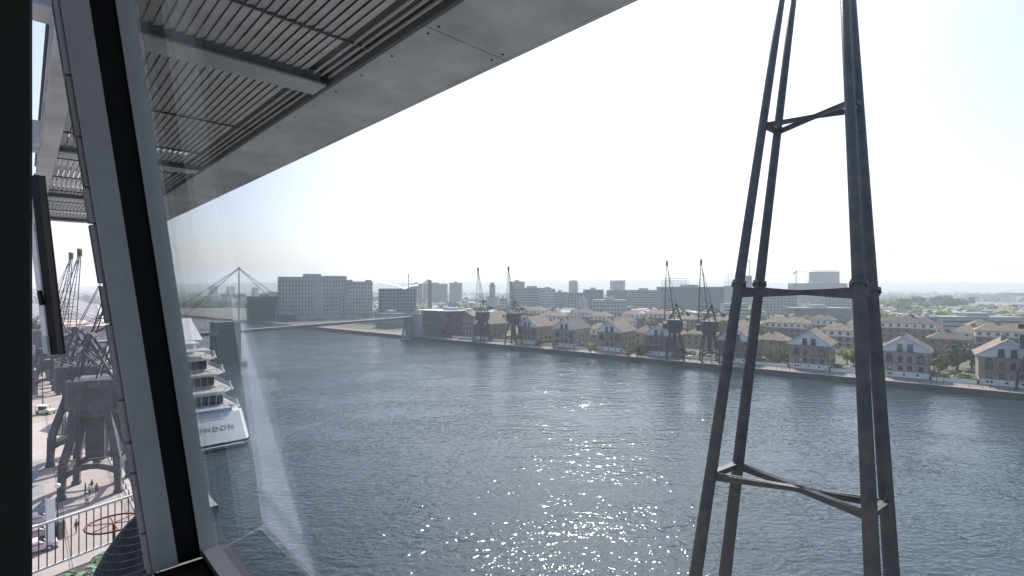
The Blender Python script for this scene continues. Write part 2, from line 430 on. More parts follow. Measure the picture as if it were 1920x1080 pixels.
# ================================================================ GABLED WATERSIDE HOUSES
def balcony_mesh(w):
    m = MB(); m.box(-w/2, w/2, -1.1, 0, 0, 0.12).box(-w/2, w/2, -1.1, -1.04, 1.0, 1.07)
    n = int(w / 0.28)
    for i in range(n + 1): x = -w/2 + .02 + i * (w - .04) / n; m.box(x - .015, x + .015, -1.085, -1.055, 0.12, 1.0)
    for s_ in (-1, 1): m.box(s_ * w/2 - .03, s_ * w/2 + .03, -1.04, 0, 1.0, 1.06)
    return m
BALC = balcony_mesh(2.3).mesh('balcony', M['dframe'])
PORT = MB().tube((0, 0, 0), (0, -0.05, 0), 0.36, n=10).mesh('porthole', M['gask'])
def hipskew(): pass
def gabled_house(w=13.5, dep=15, eave=9.2, apex=14.8, brick='brick', tile='tile'):
    r = thing('gabled_house', '', 'house')
    MB().box(-w/2, w/2, 0, dep, 0, eave).build('wall', M[brick], r)
    MB().box(-w/2 - .05, w/2 + .05, -0.12, 1.0, 0, 1.9).build('plinth', M['plinth'], r)
    MB().prism_y([(-w/2 - .35, eave + .01), (w/2 + .35, eave + .01), (w/2 + .35, eave + .5), (0, apex), (-w/2 - .35, eave + .5)], -0.14, dep + .14).build('gable', M['render'], r)
    for s_ in (-1, 1):
        m = MB(); e = Vector((s_ * (w/2 + .9), 0, eave + .25)); a_ = Vector((0, 0, apex + .16))
        p = [(e.x, eave + .18), (0, apex + .05), (0, apex + .28), (e.x, eave + .41)]
        if s_ > 0: p = p[::-1]
        m.prism_y(p, -0.7, dep + .7)
        m.build('roof_slope', M[tile], r)
    m = MB()
    for s_ in (-1, 1):
        p = [(s_ * (w/2 + .95), eave + .1), (0, apex - .02), (0, apex + .30), (s_ * (w/2 + .95), eave + .42)]
        if s_ > 0: p = p[::-1]
        m.prism_y(p, -0.78, -0.703)
    m.build('bargeboard', M['wframe'], r)
    ch = MB().box(-1.3, 0.1, 3.2, 4.4, apex - .8, apex + 1.3).build('chimney', M[brick], r)
    m = MB()
    for i in range(3): m.tube((-1.05 + i * .45, 3.8, apex + 1.3), (-1.05 + i * .45, 3.8, apex + 1.75), .14, .11, 6)
    m.build('chimney_pot', M['rust'], ch)
    for x in (-1.45, 1.45):
        window(r, x, -0.15, eave + .2, 1.5, 2.5)
        place('balcony', BALC, r, (x, -0.15, eave + .02))
    for x in (-1.25, 1.25): window(r, x, -0.01, 5.3, 1.3, 2.2)
    for x in (-4.3, 4.3):
        b = MB().box(-.95, .95, -.75, 0, 0, 2.5).build('bay', M['dframe'], r, (x, -0.002, 5.2))
        window(b, 0, -0.752, .35, 1.3, 1.8)
        window(r, x, -0.01, 8.0 - .1, 1.2, .9)
    for x in (-4.3, -1.3, 1.3, 4.3): window(r, x, -0.01, 2.5, 1.35, 1.7)
    for x in (-4.6, -3.6, -.2, 3.4): place('porthole', PORT, r, (x, -0.12, 1.1))
    MB().box(-w/2 - .02, w/2 + .02, -.05, -0.001, 4.75, 4.95).build('string_course', M['brick2'], r)
    MB().tube((w/2 - .5, -.1, 1.9), (w/2 - .5, -.1, eave), .07, n=6).build('drainpipe', M['dframe'], r)
    for y in (4.2, 8.0, 11.8):
        for z in (2.5, 5.4): window(r, w/2 + .01, y, z, 1.1, 1.4, pi/2)
    return r

# t along the bank, real spacing; every one described on its own
GH = [
 (-18.5, 'gabled brick house at the right edge of the photo, white gable over two balconies'),
 (7.0, 'gabled brick house just right of the big steel lattice mast, leafy garden on its right'),
 (36.0, 'gabled brick house framed between the chords of the big steel lattice mast'),
 (63.0, 'gabled brick house showing between the two left chords of the lattice mast'),
 (96.0, 'gabled brick house directly behind the third dockside crane from the left'),
 (121.5, 'gabled brick house with a bare garden left of the third dockside crane'),
 (148.0, 'gabled brick house with a rounded bright green tree on its right'),
 (172.5, 'gabled brick house just right of the second slim dockside crane'),
 (207.0, 'gabled brick house between the first and second slim dockside cranes'),
]
PALE = mat('curtained_glass', (0.22, 0.24, 0.25), 0.2, spec=0.6); _pl = {}
def vary_panes(o, frac=.25):
    for c in o.children_recursive:
        if c.name.startswith('pane') and random.random() < frac:
            if c.data.name not in _pl: d = c.data.copy(); d.materials.clear(); d.materials.append(PALE); _pl[c.data.name] = d
            c.data = _pl[c.data.name]
proto = gabled_house(); proto2 = gabled_house(brick='brick2', tile='tile2')
M['brickc'] = mat('cream_brick', (0.37, 0.32, 0.255), .9, .2, 1.2)
proto3 = gabled_house(brick='brickc', tile='tile3', apex=14.5)
used = {0: False, 1: False, 2: False}
for i, (t, lab) in enumerate(GH):
    k = (0, 2, 0, 1, 1, 0, 2, 0, 1)[i]
    p = (proto, proto2, proto3)[k]
    o = p if not used[k] else copy_tree(p); used[k] = True
    o.scale = (1, 1, random.uniform(.97, 1.03))
    o.location = Q(221.8, t, GZ); o.rotation_euler = (0, 0, QR)
    tag(o, lab, 'house', 'gabled houses along the far quay')

for o in [x for x in C.objects if x.get('category') == 'house']: vary_panes(o)
# low garden walls between the houses
spans = [(-45, -25.2), (-12.0, .5), (13.5, 29.5), (42.5, 56.5), (69.5, 89.5), (102.5, 115), (128, 141.5), (154.5, 166), (179, 200.5), (213.5, 232)]
names = ['off the right edge of the photo', 'below the leafy garden right of the lattice mast', 'behind the right chords of the lattice mast', 'left of the framed gabled house', 'below the terrace beside the fourth slim crane',
         'left of the third slim crane', 'below the bright rounded tree', 'right of the house beside the second slim crane', 'under the second slim crane', 'left of the first slim crane']
for (a, b), nm in zip(spans, names):
    o = thing('garden_wall', 'low white garden wall ' + nm, 'wall', Q(220.9, (a + b) / 2, GZ), QR, 'low white walls along the promenade')
    L = (b - a)
    MB().box(-L/2, L/2, 0, .3, 0, 1.2).build('wall_face', M['plinth'], o)
    MB().box(-L/2, L/2, -.06, .36, 1.2, 1.3).build('coping', M['conc'], o)
    for s_ in (-1, 1): MB().box(-.35, .35, -.15, .45, 0, 1.7).build('pier', M['brick2'], o, (s_ * (L/2 - .35), 0, 0))

mb = MB(); rg = random.Random(9)
for (a, b) in spans[:-1]:
    L = b - a
    for _ in range(int(L * 4)):
        t = rg.uniform(a + .3, b - .3); aa = rg.uniform(222.0, 238); p = Q(aa, t, 0); rr = rg.uniform(.5, 1.3)
        mb.mi = rg.randrange(4)
        for q in range(2): mb.blob((p.x + rg.uniform(-.6, .6), p.y + rg.uniform(-.6, .6), GZ + rr * rg.uniform(.4, .9)), rr * rg.uniform(.5, .9), .9, .4)
o = mb.build('garden_shrubs', [M['leafm'], M['leafo'], M['leafd'], M['leafl']]); o['kind'] = 'stuff'; o['label'] = 'low mixed shrubs filling the gardens between the gabled houses'
sh = MB().add([(11.5, -60, 2.004), (200, -60, 2.004), (200, 235, 2.004), (11.5, 235, 2.004)], [(0, 1, 2, 3)])
struct('garden_ground', sh, mat('garden_soil', (0.09, 0.095, 0.055), .95, .4, .3), loc=Q(210, 0, 0), rot=TQ)

# ================================================================ HIP-ROOFED HOUSES BEHIND
def hip_house(px, ridge_y, Z, wpx, label, low=False, brick='brick2', tile='tile', rz=None, white=True, ridge_z=None):
    ztop = CH - (ridge_y - 540) / FPX * Z - GZ
    rise = 3.6; eave = ztop - rise
    w = wpx * Z / FPX; dep = min(w * .85, 12)
    r = thing('hip_roofed_house', label, 'house', WZ(px, Z, GZ), QR if rz is None else rz, 'hip roofed houses behind the waterside row')
    zb = eave - 2.9 if white else eave
    MB().box(-w/2, w/2, 0, dep, 0, zb).build('wall', M[brick], r)
    if white: MB().box(-w/2 + .02, w/2 - .02, .02, dep - .02, zb, eave).build('upper_wall', M['render'], r)
    o_ = .7; m = MB(); q = min(w, dep) / 2 * .85
    vs = [(-w/2 - o_, -o_, eave - .1), (w/2 + o_, -o_, eave - .1), (w/2 + o_, dep + o_, eave - .1), (-w/2 - o_, dep + o_, eave - .1),
          (-w/2 + q, dep/2, ztop), (w/2 - q, dep/2, ztop),
          (-w/2 - o_, -o_, eave + .1), (w/2 + o_, -o_, eave + .1), (w/2 + o_, dep + o_, eave + .1), (-w/2 - o_, dep + o_, eave + .1)]
    m.add(vs, [(3, 2, 1, 0), (0, 1, 7, 6), (1, 2, 8, 7), (2, 3, 9, 8), (3, 0, 6, 9), (6, 7, 5, 4), (7, 8, 5), (8, 9, 4, 5), (9, 6, 4)])
    m.build('roof', M[tile], r)
    MB().box(-.9, .9, -.5, .5, 0, 1.9).build('chimney', M['brick3'], r, (w * random.uniform(-.25, .2), dep/2 + .4, ztop - .9))
    n = max(2, int(w / 3.2)); fl = eave - 2.1
    while fl > 1:
        for i in range(n):
            window(r, -w/2 + (i + .5) * w / n, -.01, fl, 1.3, 1.35)
        fl -= 2.9
    for y in (dep * .3, dep * .7): window(r, w/2 + .01, y, eave - 2.1, 1.2, 1.35, pi/2)
    return r
HH = [
 # px, ridge y, Z, width px, label
 (1473, 594, 296, 74, 'hip roofed house with white top storey seen left through the lattice mast', 'brick2', 'tile2', True),
 (1446, 623, 232, 50, 'low brown hipped house with plain brick side, left of the framed gabled house', 'brick', 'tile', False),
 (1575, 607, 262, 64, 'olive hipped house behind and right of the framed gabled house', 'brick', 'tile2', True),
 (1628, 597, 300, 70, 'hip roofed white topped house hidden mostly by the right mast chords', 'brick2', 'tile', True),
 (1700, 594, 286, 84, 'long hip roofed house with white balconied top storey right of the mast', 'brick2', 'tile3', True),
 (1779, 622, 236, 60, 'brown hipped house above the leafy garden', 'brick2', 'tile3', False),
 (1888, 608, 246, 88, 'wide hip roofed house behind the rightmost gabled house', 'brick2', 'tile2', True),
 (1210, 611, 262, 42, 'low pale roofed link house left of the third slim crane', 'brick', 'tile2', False),
 (1312, 614, 262, 50, 'low pale roofed house between the third and fourth slim cranes', 'brick', 'tile2', False),
 (1345, 592, 330, 44, 'hipped house behind the jib of the fourth slim crane', 'brick2', 'tile', False),
 (1285, 589, 350, 36, 'hipped house between the jibs of the third and fourth slim cranes', 'brick2', 'tile2', False),
 (1182, 581, 390, 34, 'white topped hip roofed house in the third row, left one of a bright pair', 'brick2', 'tile', True),
 (1229, 580, 395, 46, 'white topped hip roofed house in the third row, right one of a bright pair', 'brick2', 'tile', True),
 (1121, 584, 380, 34, 'small hip roofed house behind the green rounded tree', 'brick2', 'tile', True),
 (1086, 579, 410, 40, 'hipped house right of the slab office block foot', 'brick2', 'tile3', True),
 (1032, 583, 385, 46, 'hip roofed terrace behind the gap between the two gabled houses right of the second crane', 'brick3', 'tile2', True),
 (1000, 574, 440, 34, 'small hipped house in the third row right of the second slim crane', 'brick2', 'tile', True),
 (972, 572, 450, 28, 'smallest hipped house right beside the jib of the second slim crane', 'brick2', 'tile3', True),
 (925, 582, 380, 40, 'olive hipped house between the jibs of the first two slim cranes', 'brick', 'tile2', False),
 (1395, 600, 300, 44, 'hipped house glimpsed behind the left chords of the lattice mast', 'brick2', 'tile2', False),
 (1540, 590, 330, 40, 'hip roofed house in the third row above the framed gabled house', 'brick2', 'tile3', True),
 (1118, 606, 290, 44, 'hipped house in the second row behind the bright rounded tree', 'brick', 'tile', True),
 (1036, 600, 315, 40, 'hipped house in second row, between the two gabled houses right of second crane', 'brick2', 'tile2', True),
 (1160, 592, 340, 40, 'hipped third row house above the roof of the gabled house with bare garden', 'brick', 'tile3', True),
 (1256, 596, 325, 38, 'hipped house half hidden by the jib of the third slim crane', 'brick', 'tile', True),
 (1812, 611, 262, 46, 'pale topped hipped house above the dark garden tree', 'brick', 'tile', True),
 (1745, 603, 292, 36, 'narrow hipped house just left of the brown hipped house above the leafy garden', 'brick', 'tile2', True),
 (1845, 600, 300, 40, 'hipped house in the third row beyond the leafy garden', 'brick3', 'tile2', False),
]
for (px, ry, Z, wp, lab, br, ti, wh) in HH:
    hip_house(px, ry, Z, wp, lab, brick=br, tile=ti, white=wh, rz=QR + random.choice((0, 0, .12, -.15)))

# ================================================================ TREES
def crown_mesh(name, r, h, n, leaf, m, seed):
    rnd = random.Random(seed); b = MB()
    cl = [(rnd.gauss(0, r * .42), rnd.gauss(0, r * .42), h * rnd.uniform(.35, .95), rnd.uniform(.28, .5) * r) for _ in range(11)]
    for _ in range(n):
        c = rnd.choice(cl)
        v = Vector((rnd.gauss(0, 1), rnd.gauss(0, 1), rnd.gauss(0, .8))).normalized() * c[3] * rnd.uniform(.55, 1.08)
        p = Vector(c[:3]) + v
        u = Vector((rnd.gauss(0, 1), rnd.gauss(0, 1), rnd.gauss(0, 1))).normalized(); w_ = u.orthogonal().normalized()
        s_ = leaf * rnd.uniform(.6, 1.3)
        b.add([p - u * s_ - w_ * s_ * .4, p + u * s_ * .2 - w_ * s_ * .8, p + u * s_ + w_ * s_ * .3, p - u * s_ * .2 + w_ * s_ * .8], [(0, 1, 2, 3)])
    return b.mesh(name, m)
def trunk_mesh(r, h, seed, m=None):
    rnd = random.Random(seed); b = MB(); b.tube((0, 0, 0), (0, 0, h * .5), r * .055 + .06, r * .04 + .03, 7)
    for k in range(6):
        a = k * 1.05 + rnd.random(); b.tube((0, 0, h * (.3 + .03 * k)), (cos(a) * r * .5, sin(a) * r * .5, h * rnd.uniform(.6, .85)), .06 + r * .012, .03, 5)
    return b.mesh('trunk', M['trunk'])
CROWN = {}
for key in ('leafl', 'leafm', 'leafd', 'leafo'):
    for s_ in range(2):
        CROWN[(key, s_)] = (crown_mesh('crown', 3.0, 6.0, 1500, .30, M[key], hash_ := (len(key) * 7 + s_ * 13 + ord(key[4]))), trunk_mesh(3.0, 6.0, s_))
def tree(px, Z, h, key, label, wide=1.0, s_=0, z=GZ, cat='tree', name='tree', group=None):
    r = thing(name, label, cat, WZ(px, Z, z), random.uniform(0, 6), group)
    cm, tm = CROWN[(key, s_)]; k = h / 6.3
    for nm, me in (('trunk', tm), ('crown', cm)):
        o = place(nm, me, r); o.scale = (k * wide, k * wide, k)
    return r
tree(1108, 237, 5.6, 'leafl', 'rounded bright green tree beside the promenade left of the middle gabled house', 1.15, 0)
tree(1768, 186, 6.2, 'leafl', 'pale yellow green shrub tree leaning over the white wall by the twin lamps', 1.25, 1)
tree(1795, 192, 9.5, 'leafd', 'dark leafy tree at the centre of the garden right of the mast', 1.3, 0)
tree(1822, 196, 10.5, 'leafo', 'tall thin olive tree against the rightmost gabled house', .95, 1)
tree(1752, 192, 6.0, 'leafd', 'dark bush tree against the side wall of the house right of the mast', 1.2, 1)
tree(1838, 186, 5.5, 'leafd', 'low dark tree in front of the rightmost gabled house corner', 1.2, 0)
tree(1452, 207, 6.4, 'leafl', 'bright weeping green tree on the left of the framed gabled house', 1.25, 0)
tree(1472, 210, 6.0, 'leafm', 'mid green tree tucked between the weeping tree and the framed gabled house', 1.2, 1)
tree(1485, 218, 8.0, 'leafl', 'taller light green tree behind the gap left of the framed gabled house', .9, 1)
tree(1588, 205, 6.8, 'leafl', 'light green tree beside the right mast chord', 1.1, 0)
tree(1600, 203, 4.2, 'leafm', 'small green shrub tree hard against the right mast chord', 1.1, 1)
tree(1195, 228, 4.8, 'leafm', 'low green tree left of the third slim crane', 1.3, 0)
tree(1205, 236, 5.4, 'leafo', 'olive tree behind the low green tree left of the third slim crane', 1.3, 1)
tree(1180, 226, 3.6, 'leafl', 'small light shrub tree at the corner of the house left of the third slim crane', 1.2, 1)
tree(1040, 262, 4.6, 'leafo', 'low brown green tree between the two gabled houses right of the second crane', 1.3, 0)
tree(1010, 268, 4.2, 'leafm', 'small green tree in front of the gabled house beside the second slim crane', 1.2, 1)
tree(930, 330, 12.5, 'leafo', 'large yellow olive tree between the first two slim cranes', 1.15, 0)
tree(1350, 240, 7.0, 'leafo', 'olive tree right of the fourth slim crane', 1.1, 1)
tree(1360, 320, 11, 'leafl', 'yellow green tree high between the fourth slim crane and the mast', 1.4, 0)
tree(1425, 300, 10, 'leafl', 'light green tree between the left chords of the mast', 1.3, 1)
tree(1400, 224, 5.0, 'leafo', 'olive tree seen between the left chords of the mast', 1.2, 0)
tree(1885, 232, 7, 'leafm', 'green tree behind the rightmost gabled house', 1.2, 1)
tree(870, 345, 5, 'leafo', 'small olive tree in front of the brick block by the first slim crane', 1.3, 1)
tree(712, 430, 8, 'leafl', 'yellow green tree at the foot of the pale flour mill', 1.5, 0)
rnd = random.Random(5)
# tree belt on the right beyond the houses
belt = [(1662, 700), (1690, 640), (1712, 690), (1735, 600), (1758, 720), (1778, 640), (1795, 690), (1812, 760), (1640, 640), (1728, 740), (1775, 780)]
btx = ['pale round tree at the left end of the distant tree belt', 'yellow green tree left of middle in the distant belt', 'tall olive tree in the distant belt', 'light tree standing forward in the distant belt',
       'brown tree behind the others in the distant belt', 'green tree nearest the long grey shed', 'darkest tree at the right of the distant belt', 'dark tree at the far right end of the distant belt',
       'tree against the right mast chord in the distant belt', 'bare brown tree behind the forward light tree', 'olive tree peeping over the darkest one']
for i, ((px, Z), lb) in enumerate(zip(belt, btx)):
    tree(px, Z, rnd.uniform(13, 19), ('leafl', 'leafl', 'leafo', 'leafl', 'leafo', 'leafm', 'leafd', 'leafd', 'leafm', 'leafo', 'leafo')[i], lb, rnd.uniform(.9, 1.3), i % 2, group='trees of the distant belt')

# ================================================================ DOCKSIDE CRANES
def quay_crane(body='cranedark', jib='cranedark', lean=2.5, q=.62, kp=.75):
    r = thing('dockside_crane', '', 'crane')
    for sx in (-1, 1):
        for sy in (-1, 1):
            m = MB()
            m.bar((sx * 3.4, sy * 3.4, 0), (sx * 3.2, sy * 3.2, 5.2), .75 * q, .75 * q, up=(0, 1, 0), w2=.95 * q, h2=.95 * q)
            m.bar((sx * 3.2, sy * 3.2, 5.2), (sx * 1.7, sy * 1.7, 12), .95 * q, .95 * q, up=(0, 1, 0), w2=.8 * q, h2=.8 * q)
            m.box(sx * 3.4 - .55, sx * 3.4 + .55, sy * 3.4 - .4, sy * 3.4 + .4, 0, .5)
            m.build('leg', M[body], r)
    for s_ in (-1, 1):
        m = MB()                          # arched portal beams
        for k in range(6):
            x0 = -3.2 + k * 6.4 / 6; x1 = x0 + 6.4 / 6
            z0 = 4.4 - ((x0 / 3.2) ** 2) * 1.2; z1 = 4.4 - ((x1 / 3.2) ** 2) * 1.2
            m.bar((x0, s_ * 3.25, z0), (x1, s_ * 3.25, z1), .25, .8)
        m.build('portal_beam', M[body], r)
        m = MB(); m.bar((s_ * 3.25, -3.2, 3.9), (s_ * 3.25, 3.2, 3.9), .25, .9); m.build('portal_beam', M[body], r)
    MB().box(-kp, kp, -kp, kp, 4.6, 11.5).build('king_post', M[body], r)
    MB().tube((0, 0, 11.4), (0, 0, 12.7), 2.5, 3.1, 16).build('slewing_ring', M[body], r)
    m = MB()                              # walkway with railing
    m.box(-3.3, 3.3, -3.3, -3.05, 5.4, 5.5)
    for i in range(8): m.box(-3.3 + i * .94 - .02, -3.3 + i * .94 + .02, -3.28, -3.24, 5.5, 6.4)
    m.box(-3.3, 3.3, -3.29, -3.23, 6.4, 6.46); m.build('walkway', M[body], r)
    hs = MB(); hs.prism([(-3.2, -2.6), (-2.6, -3.2), (2.6, -3.2), (3.2, -2.6), (3.2, 2.6), (2.6, 3.2), (-2.6, 3.2), (-3.2, 2.6)], 12.7, 17.1)
    house = hs.build('machine_house', M[body], r)
    MB().box(3.21, 3.26, -1, 1, 14.2, 15.8).build('window', M['pane'], house)
    MB().box(-1, 1.2, -3.26, -3.21, 14.6, 16.0).build('window', M['pane'], house)
    cb = MB().box(3.2, 4.9, -3.0, -1.2, 12.9, 15.4).build('driver_cab', M[body], r)
    MB().box(4.9, 4.94, -2.8, -1.4, 14.0, 15.1).build('window', M['pane'], cb)
    # A-frame
    m = MB()
    for s_ in (-1, 1):
        m.bar((-2.6, s_ * 1.6, 17.1), (-.8, s_ * .9, 23.5), .32); m.bar((2.4, s_ * 1.6, 17.1), (-.8, s_ * .9, 23.5), .32)
        m.bar((-1.6, s_ * 1.2, 21.5), (.8, s_ * 1.2, 21.5), .2); m.bar((-2.6, s_ * 1.6, 17.1), (.8, s_ * 1.2, 21.5), .16); m.bar((2.4, s_ * 1.6, 17.1), (-1.6, s_ * 1.2, 21.5), .16)
    m.bar((-.8, -.9, 23.5), (-.8, .9, 23.5), .4); m.bar((-1.6, -1.2, 21.5), (-1.6, 1.2, 21.5), .2)
    m.tube((-.8, -1.1, 23.5), (-.8, 1.1, 23.5), .6, n=10)
    m.build('a_frame', M[body], r)
    # tail ballast beam
    m = MB(); 
    for s_ in (-1, 1):
        m.bar((-.8, s_ * .8, 23.2), (-5.4, s_ * .8, 20.2), .22); m.bar((-5.4, s_ * .8, 20.2), (-2.6, s_ * 1.2, 19), .16); m.bar((-3.4, s_ * .8, 21.5), (-2.6, s_ * 1.2, 19), .14)
    m.box(-6.2, -4.9, -1.0, 1.0, 18.9, 20.3); m.build('ballast_arm', M[body], r)
    # jib: four chords tapering to the head, rungs and braces
    L = 24.6; j = MB(); la = R(lean)
    def jp(s_, cx, cy):                   # s_ 0..1 up the jib
        wd = 1.35 * (1 - s_) + .22 * s_; dp = 3.9 * (1 - s_) + .4
        return Vector((2.2 + sin(la) * L * s_ + cx * dp * .5, cy * wd, 16.6 + cos(la) * L * s_))
    N = 11
    for cx in (-1, 1):
        for cy_ in (-1, 1):
            for k in range(N): j.bar(jp(k / N, cx, cy_), jp((k + 1) / N, cx, cy_), .17)
    for k in range(N + 1):
        for cx in (-1, 1): j.bar(jp(k / N, cx, -1), jp(k / N, cx, 1), .08)
        for cy_ in (-1, 1): j.bar(jp(k / N, -1, cy_), jp(k / N, 1, cy_), .09)
        if k < 3:
            for cy_ in (-1, 1): j.bar(jp(k / N, -1 if k % 2 else 1, cy_), jp((k + 1) / N, 1 if k % 2 else -1, cy_), .06)
    jo = j.build('jib', M[jib], r)
    hd = jp(1, 0, 0)
    MB().box(hd.x - .42, hd.x + .42, -.42, .42, hd.z - .4, hd.z + 1.5).tube((hd.x, -.5, hd.z + 1.5), (hd.x, .5, hd.z + 1.5), .4, n=10).build('head_sheave', M['gask'], jo)
    m = MB()
    for s_ in (-1, 1):
        m.bar((-.8, s_ * .8, 23.7), jp(.42, 0, s_), .1); m.bar((-.8, s_ * .35, 23.9), jp(1, 0, s_), .09)
    m.build('luffing_rod', M[jib], r)
    m = MB()
    for i in range(9): m.box(-1.6, -1.2, -3.6, -3.3, 5.4 + i * .8, 5.45 + i * .8)
    m.box(-1.6, -1.55, -3.6, -3.3, 5.4, 12.8); m.box(-1.25, -1.2, -3.6, -3.3, 5.4, 12.8); m.build('ladder', M[body], r)
    return r
cd = quay_crane()
SCR = [(905, 294, 'first slim dockside crane from the left, nearest the footbridge', R(150)), (963, 289, 'second slim dockside crane from the left, standing on a sunlit patch of quay', R(150)),
       (1265, 230, 'third slim dockside crane from the left, in front of a gabled house', R(168)), (1330, 217, 'fourth slim dockside crane from the left, standing on the bright paved terrace', R(168))]
for i, (px, Z, lb, rz) in enumerate(SCR):
    # keep them on the bank: solve for the point on a=216 along that view direction
    k = (px - 960) / FPX; a = 216.5
    t = (a * cos(TQ) - k * a * sin(TQ)) / (sin(TQ) + k * cos(TQ))
    o = cd if i == 0 else copy_tree(cd)
    o.location = Q(a, t, GZ + .01); o.rotation_euler = (0, 0, rz)
    tag(o, lb, 'crane', 'slim dark cranes along the far quay')
# fifth one cut by the right edge
o = copy_tree(cd); k = (1948 - 960) / FPX; t = (216.5 * cos(TQ) - k * 216.5 * sin(TQ)) / (sin(TQ) + k * cos(TQ))
o.location = Q(216.5, t, GZ + .01); o.rotation_euler = (0, 0, R(10)); tag(o, 'dockside crane cut off by the right edge of the photo', 'crane', 'slim dark cranes along the far quay')
cg = quay_crane('cranegrey', 'cranedark', 10, 1.0, 1.15)
NCR = [(182, 78.5, 'large grey portal crane nearest the balcony railing on the left quay', TF + R(-18), 13), (156, 92, 'grey portal crane standing behind the nearest one on the left quay', TF + R(-25), 0),
       (106, 150, 'grey portal crane beyond the parked cream buggy, by the dark window frame', TF + R(-40), 0), (94, 166, 'farthest grey portal crane on the left quay, jib crossing its neighbour', TF + R(-40), 0)]
for i, (px, Z, lb, rz, _) in enumerate(NCR):
    o = cg if i == 0 else copy_tree(cg)
    p = WZ(px, Z, GZ + .02)
    o.location = p; o.rotation_euler = (0, 0, rz)
    tag(o, lb, 'crane', 'grey portal cranes on the left quay')

# ================================================================ THE NEAR LATTICE MAST (crane jib beside our window)
def iz(y, ratio): return ratio / ((1 / 12.0) - (892 - y) * 3.73e-5) if False else ratio * 1.0 / ((1 / 12.0) + (y - 892) * 3.73e-5)
CH_L = dict(L1=((1304, 1080), (1465, 0), 1.0), L2=((1359, 1080), (1487, 0), 1.05), R1=((1636, 1080), (1584, 0), .85), R2=((1672, 1080), (1597, 0), .89))
def chord_pt(k, y):
    (xb, yb), (xt, yt), ra = CH_L[k]
    x = xt + (xb - xt) * (y - yt) / (yb - yt)
    return W(x, y, iz(y, ra))
jr = thing('crane_jib', 'tall dark steel lattice jib of four chords rising in front of the window', 'crane jib', chord_pt('L1', 1500))
base = jr.location.copy()
def rel(p): return p - base
for k in CH_L:
    m = MB()
    m.tube(rel(chord_pt(k, 1500)), rel(chord_pt(k, -420)), .136, .136, 14)
    o = smooth(m.build('chord', M['steel'], jr))
    # bolted flange collars at mid height
    y = 533 if k != 'R2' else 546
    c = rel(chord_pt(k, y)); d = (rel(chord_pt(k, y - 20)) - c).normalized()
    m = MB(); m.tube(c - d * .045, c + d * .045, .195, .195, 16)
    for a in range(8):
        x = d.orthogonal().normalized(); q = Matrix.Rotation(a * pi / 4, 3, d) @ x
        m.tube(c + q * .172 - d * .075, c + q * .172 + d * .085, .022, n=6)
    m.build('flange', M['steel'], o)
def gus(m, a, b, w): pass
for (yl, yr) in ((892, 966), (548, 549), (236, 204)):
    # frame nodes: same level at all four chords
    z = chord_pt('L1', yl).z
    def at_level(k):
        lo, hi = -420, 1500
        for _ in range(40):
            md = (lo + hi) / 2
            if chord_pt(k, md).z > z: lo = md
            else: hi = md
        return chord_pt(k, (lo + hi) / 2)
    N4 = {k: rel(at_level(k)) for k in CH_L}
    N4['L1'] = rel(chord_pt('L1', yl))
    for a, b in (('L1', 'R2'), ('L2', 'R1')):
        m = MB(); A, B = N4[a], N4[b]; md = (A + B) / 2
        dz = Vector((0, 0, .012 if a == 'L1' else -.012))
        hh = .30 if yl == 548 else .20
        m.bar(A, md + dz, .05, hh, w2=.05, h2=.11); m.bar(md + dz, B, .05, .11, w2=.05, h2=hh)
        m.bar(A + Vector((0, 0, .06)), B + Vector((0, 0, .06)), .15, .022)
        m.build('cross_brace', M['steel'], jr)
    for a, b in (('L1', 'L2'), ('R1', 'R2')):
        m = MB(); A, B = N4[a], N4[b]
        m.bar(A, B, .05, .16); m.bar(A + Vector((0, 0, .07)), B + Vector((0, 0, .07)), .16, .022)
        up = Vector((0, 0, 1)); e = (B - A).normalized()
        for P, s_ in ((A, 1), (B, -1)):       # corner gussets
            m.add([P + up * .34, P + e * s_ * .26 + up * .0, P - up * .34, P + up * .34 + e.cross(up) * .02, P + e * s_ * .26 + e.cross(up) * .02, P - up * .34 + e.cross(up) * .02],
                  [(0, 1, 2), (5, 4, 3), (0, 3, 4, 1), (1, 4, 5, 2), (2, 5, 3, 0)])
        m.build('end_brace', M['steel'], jr)

# ================================================================ FOOTBRIDGE
b0, b1 = WZ(448, 218, 0), WZ(766, 320, 0)
bd = (b1 - b0); BL = bd.length; bd.normalize(); bang = atan2(bd.y, bd.x)
br = thing('footbridge', 'high cable stayed footbridge crossing the dock on slender masts', 'bridge', b0, bang)
DZ = 15.0
m = MB(); m.box(-60, BL + 36, -1.6, 1.6, DZ - .5, DZ); m.bar((-60, 0, DZ - 1.0), (BL + 36, 0, DZ - 1.0), 1.4, 1.0); m.build('deck', mat('deck_metal', (.35, .36, .37), .28, metal=.7), br)
for s_ in (-1, 1):
    m = MB(); m.box(-60, BL + 36, s_ * 1.62 - .03, s_ * 1.62 + .03, DZ + 1.05, DZ + 1.15)
    for i in range(int((BL + 96) / 2)): m.box(-60 + i * 2 - .03, -60 + i * 2 + .03, s_ * 1.62 - .02, s_ * 1.62 + .02, DZ, DZ + 1.05)
    m.box(-60, BL + 36, s_ * 1.62 - .015, s_ * 1.62 + .015, DZ + .5, DZ + .54)
    m.build('railing', M['wframe'], br)
heights = [(0, 26.5, .34), (BL * .16, 10, .14), (BL * .30, 12, .16), (BL * .44, 10, .14), (BL * .60, 12, .16), (BL * .80, 10, .14), (BL, 26.3, .34), (-30, 10, .16), (BL + 20, 10, .16)]
for (x, h, rr) in heights:
    m = MB(); m.tube((x, 0, DZ), (x, 0, DZ + h), rr, rr * .6, 8)
    m.tube((x, 0, DZ + h), (x, 0, DZ + h + .5), rr * 1.6, rr * .8, 8); m.build('mast', M['wframe'] if h < 20 else M['far1'], br)
